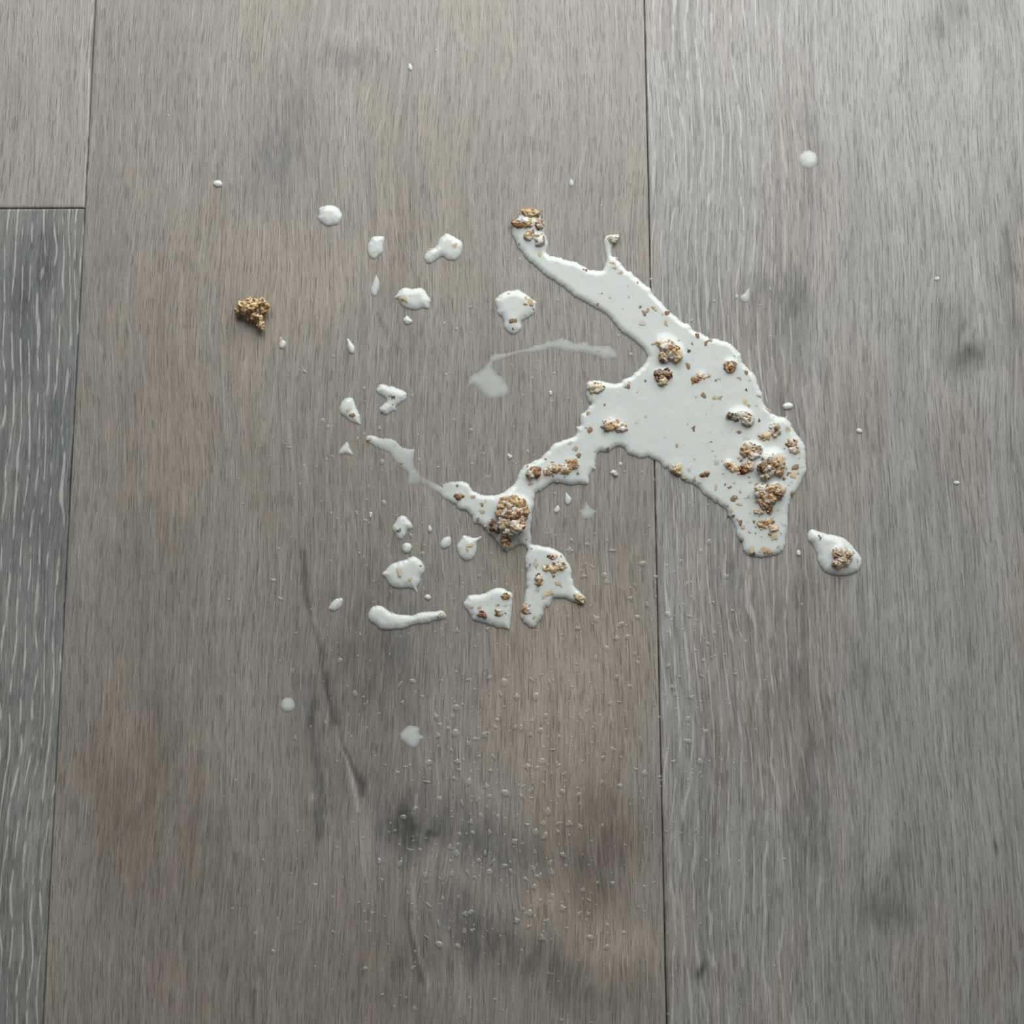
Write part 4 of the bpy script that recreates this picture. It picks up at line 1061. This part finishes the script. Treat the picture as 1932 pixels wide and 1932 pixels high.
# the dry crumb
w = p2w(480, 595)
root = bpy.data.objects.new('dry_cereal_crumb', None)
COL.objects.link(root)
root.location = (w[0], w[1], 0.0)
root.empty_display_size = 0.002
tag(root, 'dry golden brown cereal crumb lying alone on the bare plank', 'cereal')
for k, (x, y, r, z) in enumerate([(250, 780, 140, 0.55), (400, 610, 180, 0.9), (620, 530, 190, 1.0), (500, 800, 190, 0.9), (720, 740, 190, 1.2), (900, 600, 170, 1.3),
                                  (1150, 520, 160, 1.2), (1260, 640, 130, 1.0), (1170, 730, 170, 0.6), (610, 960, 110, 0.5), (870, 1010, 150, 0.9), (1040, 1080, 140, 1.0),
                                  (1050, 1270, 150, 0.6)]):
    (bx, by), = L([(x, y)])
    rp = r * 100 / 1932
    crumb(root, bx, by, rp * random.uniform(0.95, 1.15), rp * random.uniform(0.9, 1.05), z * 2.4 + rp * PX * 1e3 * 0.35, 'y', random.uniform(0, 3), 0.95, 60 + k, 1.35)
for (x, y, r, z) in [(430, 560, 90, 4.4), (640, 420, 90, 4.6), (880, 480, 80, 5.2), (1180, 440, 90, 4.9), (180, 850, 80, 2.6), (700, 860, 90, 4.6), (1010, 1010, 90, 4.3),
                     (1130, 1340, 80, 2.6), (930, 1280, 70, 2.4), (580, 1080, 60, 2.0), (1330, 640, 60, 3.6), (320, 680, 80, 3.6), (560, 680, 80, 4.4), (980, 700, 80, 4.8)]:
    (bx, by), = L([(x, y)])
    flake('flake', 'y', bx, by, r * 100 / 1932, r * 0.7 * 100 / 1932, z, random.uniform(0, 6.28), (random.uniform(-0.7, 0.7), random.uniform(-0.7, 0.7)), root)


# ------------------------------------------------------------------ water droplets
def water_material():
    N = NT('cloudy_water')
    tc = N.n('ShaderNodeTexCoord').outputs['Object']
    dif = N.n('ShaderNodeBsdfDiffuse')
    N.put(dif.inputs['Color'], N.mix(N.noise(tc, 2.0, 1.0), (0.55, 0.55, 0.52, 1), (0.72, 0.72, 0.70, 1)))
    tr = N.n('ShaderNodeBsdfTransparent')
    tr.inputs[0].default_value = (0.97, 0.97, 0.96, 1)
    m1 = N.n('ShaderNodeMixShader')
    m1.inputs[0].default_value = 0.27
    N.put(m1.inputs[1], tr.outputs[0]); N.put(m1.inputs[2], dif.outputs[0])
    gl = N.n('ShaderNodeBsdfGlossy')
    gl.inputs['Roughness'].default_value = 0.14
    m2 = N.n('ShaderNodeMixShader')
    m2.inputs[0].default_value = 0.035; N.put(m2.inputs[1], m1.outputs[0]); N.put(m2.inputs[2], gl.outputs[0])
    N.put(N.out.inputs[0], m2.outputs[0])
    return N.m


M_WATER = water_material()


def droplet_shape(kind, s):
    r = random.Random(s * 31 + kind)
    n = 14
    out = []
    for k in range(n):
        a = 2 * math.pi * k / n
        if kind == 0: q = 1.0 + r.uniform(-0.08, 0.08)
        elif kind == 1: q = 0.62 + 0.50 * max(0, math.cos(1.5 * a)) ** 2 if True else 1
        elif kind == 2: q = 0.60 + 0.55 * abs(math.cos(2 * a)) ** 2 * r.uniform(0.6, 1.1)
        elif kind == 3: q = 1.0 / math.hypot(math.cos(a), 2.6 * math.sin(a))
        elif kind == 4: q = 0.85 + 0.35 * math.cos(a) + r.uniform(-0.1, 0.1)
        else: q = 0.75 + 0.35 * math.cos(3 * a + 1) * r.uniform(0.5, 1.0)
        x, y = q * math.cos(a), q * math.sin(a)
        if kind == 4: y += 0.35 * x * x
        out.append((x, y))
    v = [(x, y, 0) for x, y in out] + [(x * 0.78, y * 0.78, 0.17) for x, y in out] + [(x * 0.4, y * 0.4, 0.24) for x, y in out] + [(0.0, 0.0, 0.25)]
    f = []
    for ring in (0, 1):
        for k in range(n):
            k2 = (k + 1) % n
            f.append((ring * n + k, ring * n + k2, (ring + 1) * n + k2, (ring + 1) * n + k))
    for k in range(n):
        f.append((2 * n + k, 2 * n + (k + 1) % n, 3 * n))
    return v, f


WATER = []
for kind in range(6):
    for s in range(2):
        v, f = droplet_shape(kind, s)
        me = bpy.data.meshes.new('droplet_mesh')
        me.from_pydata(v, [], f)
        me.materials.append(M_WATER)
        me.polygons.foreach_set('use_smooth', [True] * len(me.polygons))
        me.update()
        WATER.append((me, v, f))

SEEN = J([(250, 275), (175, 295), (725, 250), (595, 265), (810, 285), (975, 265), (1625, 165), (1490, 250), (1570, 305), (785, 355), (885, 370), (1000, 370), (515, 435),
          (190, 405), (1455, 410), (395, 490), (1060, 485), (1270, 490), (755, 555), (915, 560), (880, 555), (1030, 575), (970, 600), (425, 540), (405, 605), (510, 590),
          (630, 625), (690, 600), (1635, 630), (1470, 690), (490, 695), (655, 730), (745, 735), (1105, 690), (1405, 740), (350, 770), (525, 765), (950, 795), (1040, 765),
          (1660, 835), (160, 830), (340, 885), (405, 905), (505, 865), (590, 895), (700, 915), (1175, 840), (1095, 835), (815, 955), (910, 970), (975, 940), (1140, 985),
          (1165, 945), (1260, 965), (415, 990), (555, 1020), (650, 995), (1075, 1070), (665, 1085), (605, 1130), (770, 1095), (885, 1095), (1045, 1140), (1135, 1140),
          (1205, 1140), (1270, 1160), (540, 1205), (720, 1195), (1000, 1195), (1050, 1225), (1135, 1190), (870, 1250), (480, 1285), (520, 1330), (690, 1320), (1165, 1330),
          (235, 1300), (300, 1300), (735, 1375), (810, 1395), (1085, 1380), (50, 1375), (175, 1385), (850, 1430), (985, 1415), (330, 1445), (485, 1450), (585, 1430),
          (720, 1435), (1020, 1460), (1100, 1440), (420, 1475), (940, 1475), (990, 1525), (65, 1480), (435, 1595), (1100, 1580), (1070, 1625), (1325, 1605), (350, 1635),
          (570, 1690), (605, 1680), (965, 1685), (1165, 1655), (1265, 1690), (1320, 1690), (1065, 1730), (410, 1750), (475, 1780), (565, 1800), (615, 1790), (955, 1765),
          (1530, 1800), (1340, 1835), (1040, 1835), (340, 1830), (420, 1880), (520, 1880), (885, 1730), (1430, 1890)])
M5 = crop(1000, 1000, 500)
SEEN += M5([(300, 70), (290, 150), (400, 250), (390, 335), (545, 330), (560, 380), (765, 405), (735, 500), (850, 545), (790, 640), (480, 650), (660, 690), (345, 715), (630, 790),
            (710, 780), (560, 865), (480, 935), (820, 245), (1165, 630), (1015, 625), (1015, 985), (1260, 950), (1250, 1065), (1500, 1050), (1180, 1220), (1280, 1470),
            (1150, 1380), (1240, 1690), (1045, 1690), (1150, 1540), (1430, 340), (1135, 405), (1300, 95), (1100, 225), (600, 150), (455, 270)])


def density(x, y):
    """how wet the floor is: most around the middle board below the spill"""
    d = 0.95 * math.exp(-((x - 1010) / 260) ** 2 - ((y - 1350) / 420) ** 2)
    d += 0.55 * math.exp(-((x - 700) / 180) ** 2 - ((y - 950) / 260) ** 2)
    d += 0.55 * math.exp(-((x - 1330) / 90) ** 2 - ((y - 1300) / 330) ** 2)
    d += 0.45 * math.exp(-((x - 800) / 260) ** 2 - ((y - 1700) / 220) ** 2)
    d += 0.25 * math.exp(-((x - 1050) / 200) ** 2 - ((y - 640) / 160) ** 2)
    d += 0.20 * math.exp(-((x - 1420) / 60) ** 2 - ((y - 560) / 120) ** 2)
    return d


ALLP = [(p.P, p.P.min(0), p.P.max(0)) for p in POOLS.values()]


def on_milk(x, y):
    for P, lo, hi in ALLP:
        if lo[0] - 4 < x < hi[0] + 4 and lo[1] - 4 < y < hi[1] + 4:
            if inside(np.array([x]), np.array([y]), P)[0] or edge_dist(np.array([x]), np.array([y]), P)[0] < 5:
                return True
    return False


SHAPE_WORD = ['round', 'two lobed', 'four pointed', 'long thin', 'comma shaped', 'three lobed']


def put_drop(x, y, r):
    kind = random.randrange(len(WATER))
    me, v, f = WATER[kind]
    w = p2w(x, y)
    o = bpy.data.objects.new('water_droplet', me)
    COL.objects.link(o)
    o.location = (w[0], w[1], 0.00002)
    o.rotation_euler = (0, 0, random.uniform(0, 6.28))
    k = r * PX
    o.scale = (k * random.uniform(0.85, 1.2), k * random.uniform(0.6, 1.0), k * random.uniform(0.8, 1.2))
    size = 'large' if r > 6.8 else ('small' if r > 4.8 else 'tiny')
    near = min(NEAR, key=lambda q: (q[0] - x) ** 2 + (q[1] - y) ** 2)[2]
    tag(o, '%s %s water droplet on the %s plank nearest %s' % (size, SHAPE_WORD[kind // 2], 'grey brown' if w[0] < xr else 'limed', near),
        'droplet', 'water droplets strewn around the spill')


NEAR = [(1450, 960, 'the puddle tip'), (1040, 1090, 'the lowest puddle lobe'), (920, 1147, 'the shield shaped drop'), (770, 1165, 'the sausage shaped drop'),
        (762, 1080, 'the turnip shaped drop'), (776, 1390, 'the thin barbed drop'), (543, 1330, 'the vein side drop'), (1108, 965, 'the thin star drop'),
        (1270, 880, 'the puddle hollow'), (960, 990, 'the puddle fork'), (738, 750, 'the heart shaped drop'), (973, 588, 'the mushroom shaped drop'),
        (1405, 558, 'the pointed thin drop'), (640, 1450, 'the dark forked vein'), (780, 1540, 'the dark knot swirl'), (1500, 1420, 'the dark grain streak'),
        (1250, 1500, 'the plank joint'), (1120, 1640, 'the brown grain patch'), (760, 880, 'the thin puddle arm')]
placed = []
for (x, y) in SEEN:
    if not on_milk(x, y):
        placed.append((x, y)); put_drop(x, y, random.uniform(5.0, 8.6))
while len(placed) < 295:
    x, y = random.uniform(480, 1560), random.uniform(480, 1925)
    if random.random() < density(x, y) and not on_milk(x, y) and all((x - a) ** 2 + (y - b) ** 2 > 180 for a, b in placed):
        placed.append((x, y)); put_drop(x, y, random.uniform(3.6, 6.0))
V, Fs, cnt = [], [], 0
while cnt < 900:
    x, y = random.uniform(420, 1600), random.uniform(440, 1931)
    if random.random() < density(x, y) * 1.1 and not on_milk(x, y):
        me, v, f = random.choice(WATER)
        w = p2w(x, y); k = random.uniform(1.5, 3.2) * PX; a = random.uniform(0, 6.28); c, s = math.cos(a), math.sin(a)
        n0 = len(V)
        for p in v:
            V.append((w[0] + (p[0] * c - p[1] * s) * k, w[1] + (p[0] * s + p[1] * c) * k, 0.00002 + p[2] * k))
        Fs += [tuple(i + n0 for i in q) for q in f]
        cnt += 1
tag(mesh_obj('water_spray', V, Fs, M_WATER), 'fine spray of tiny water beads over the planks', 'water spray', kind='stuff')
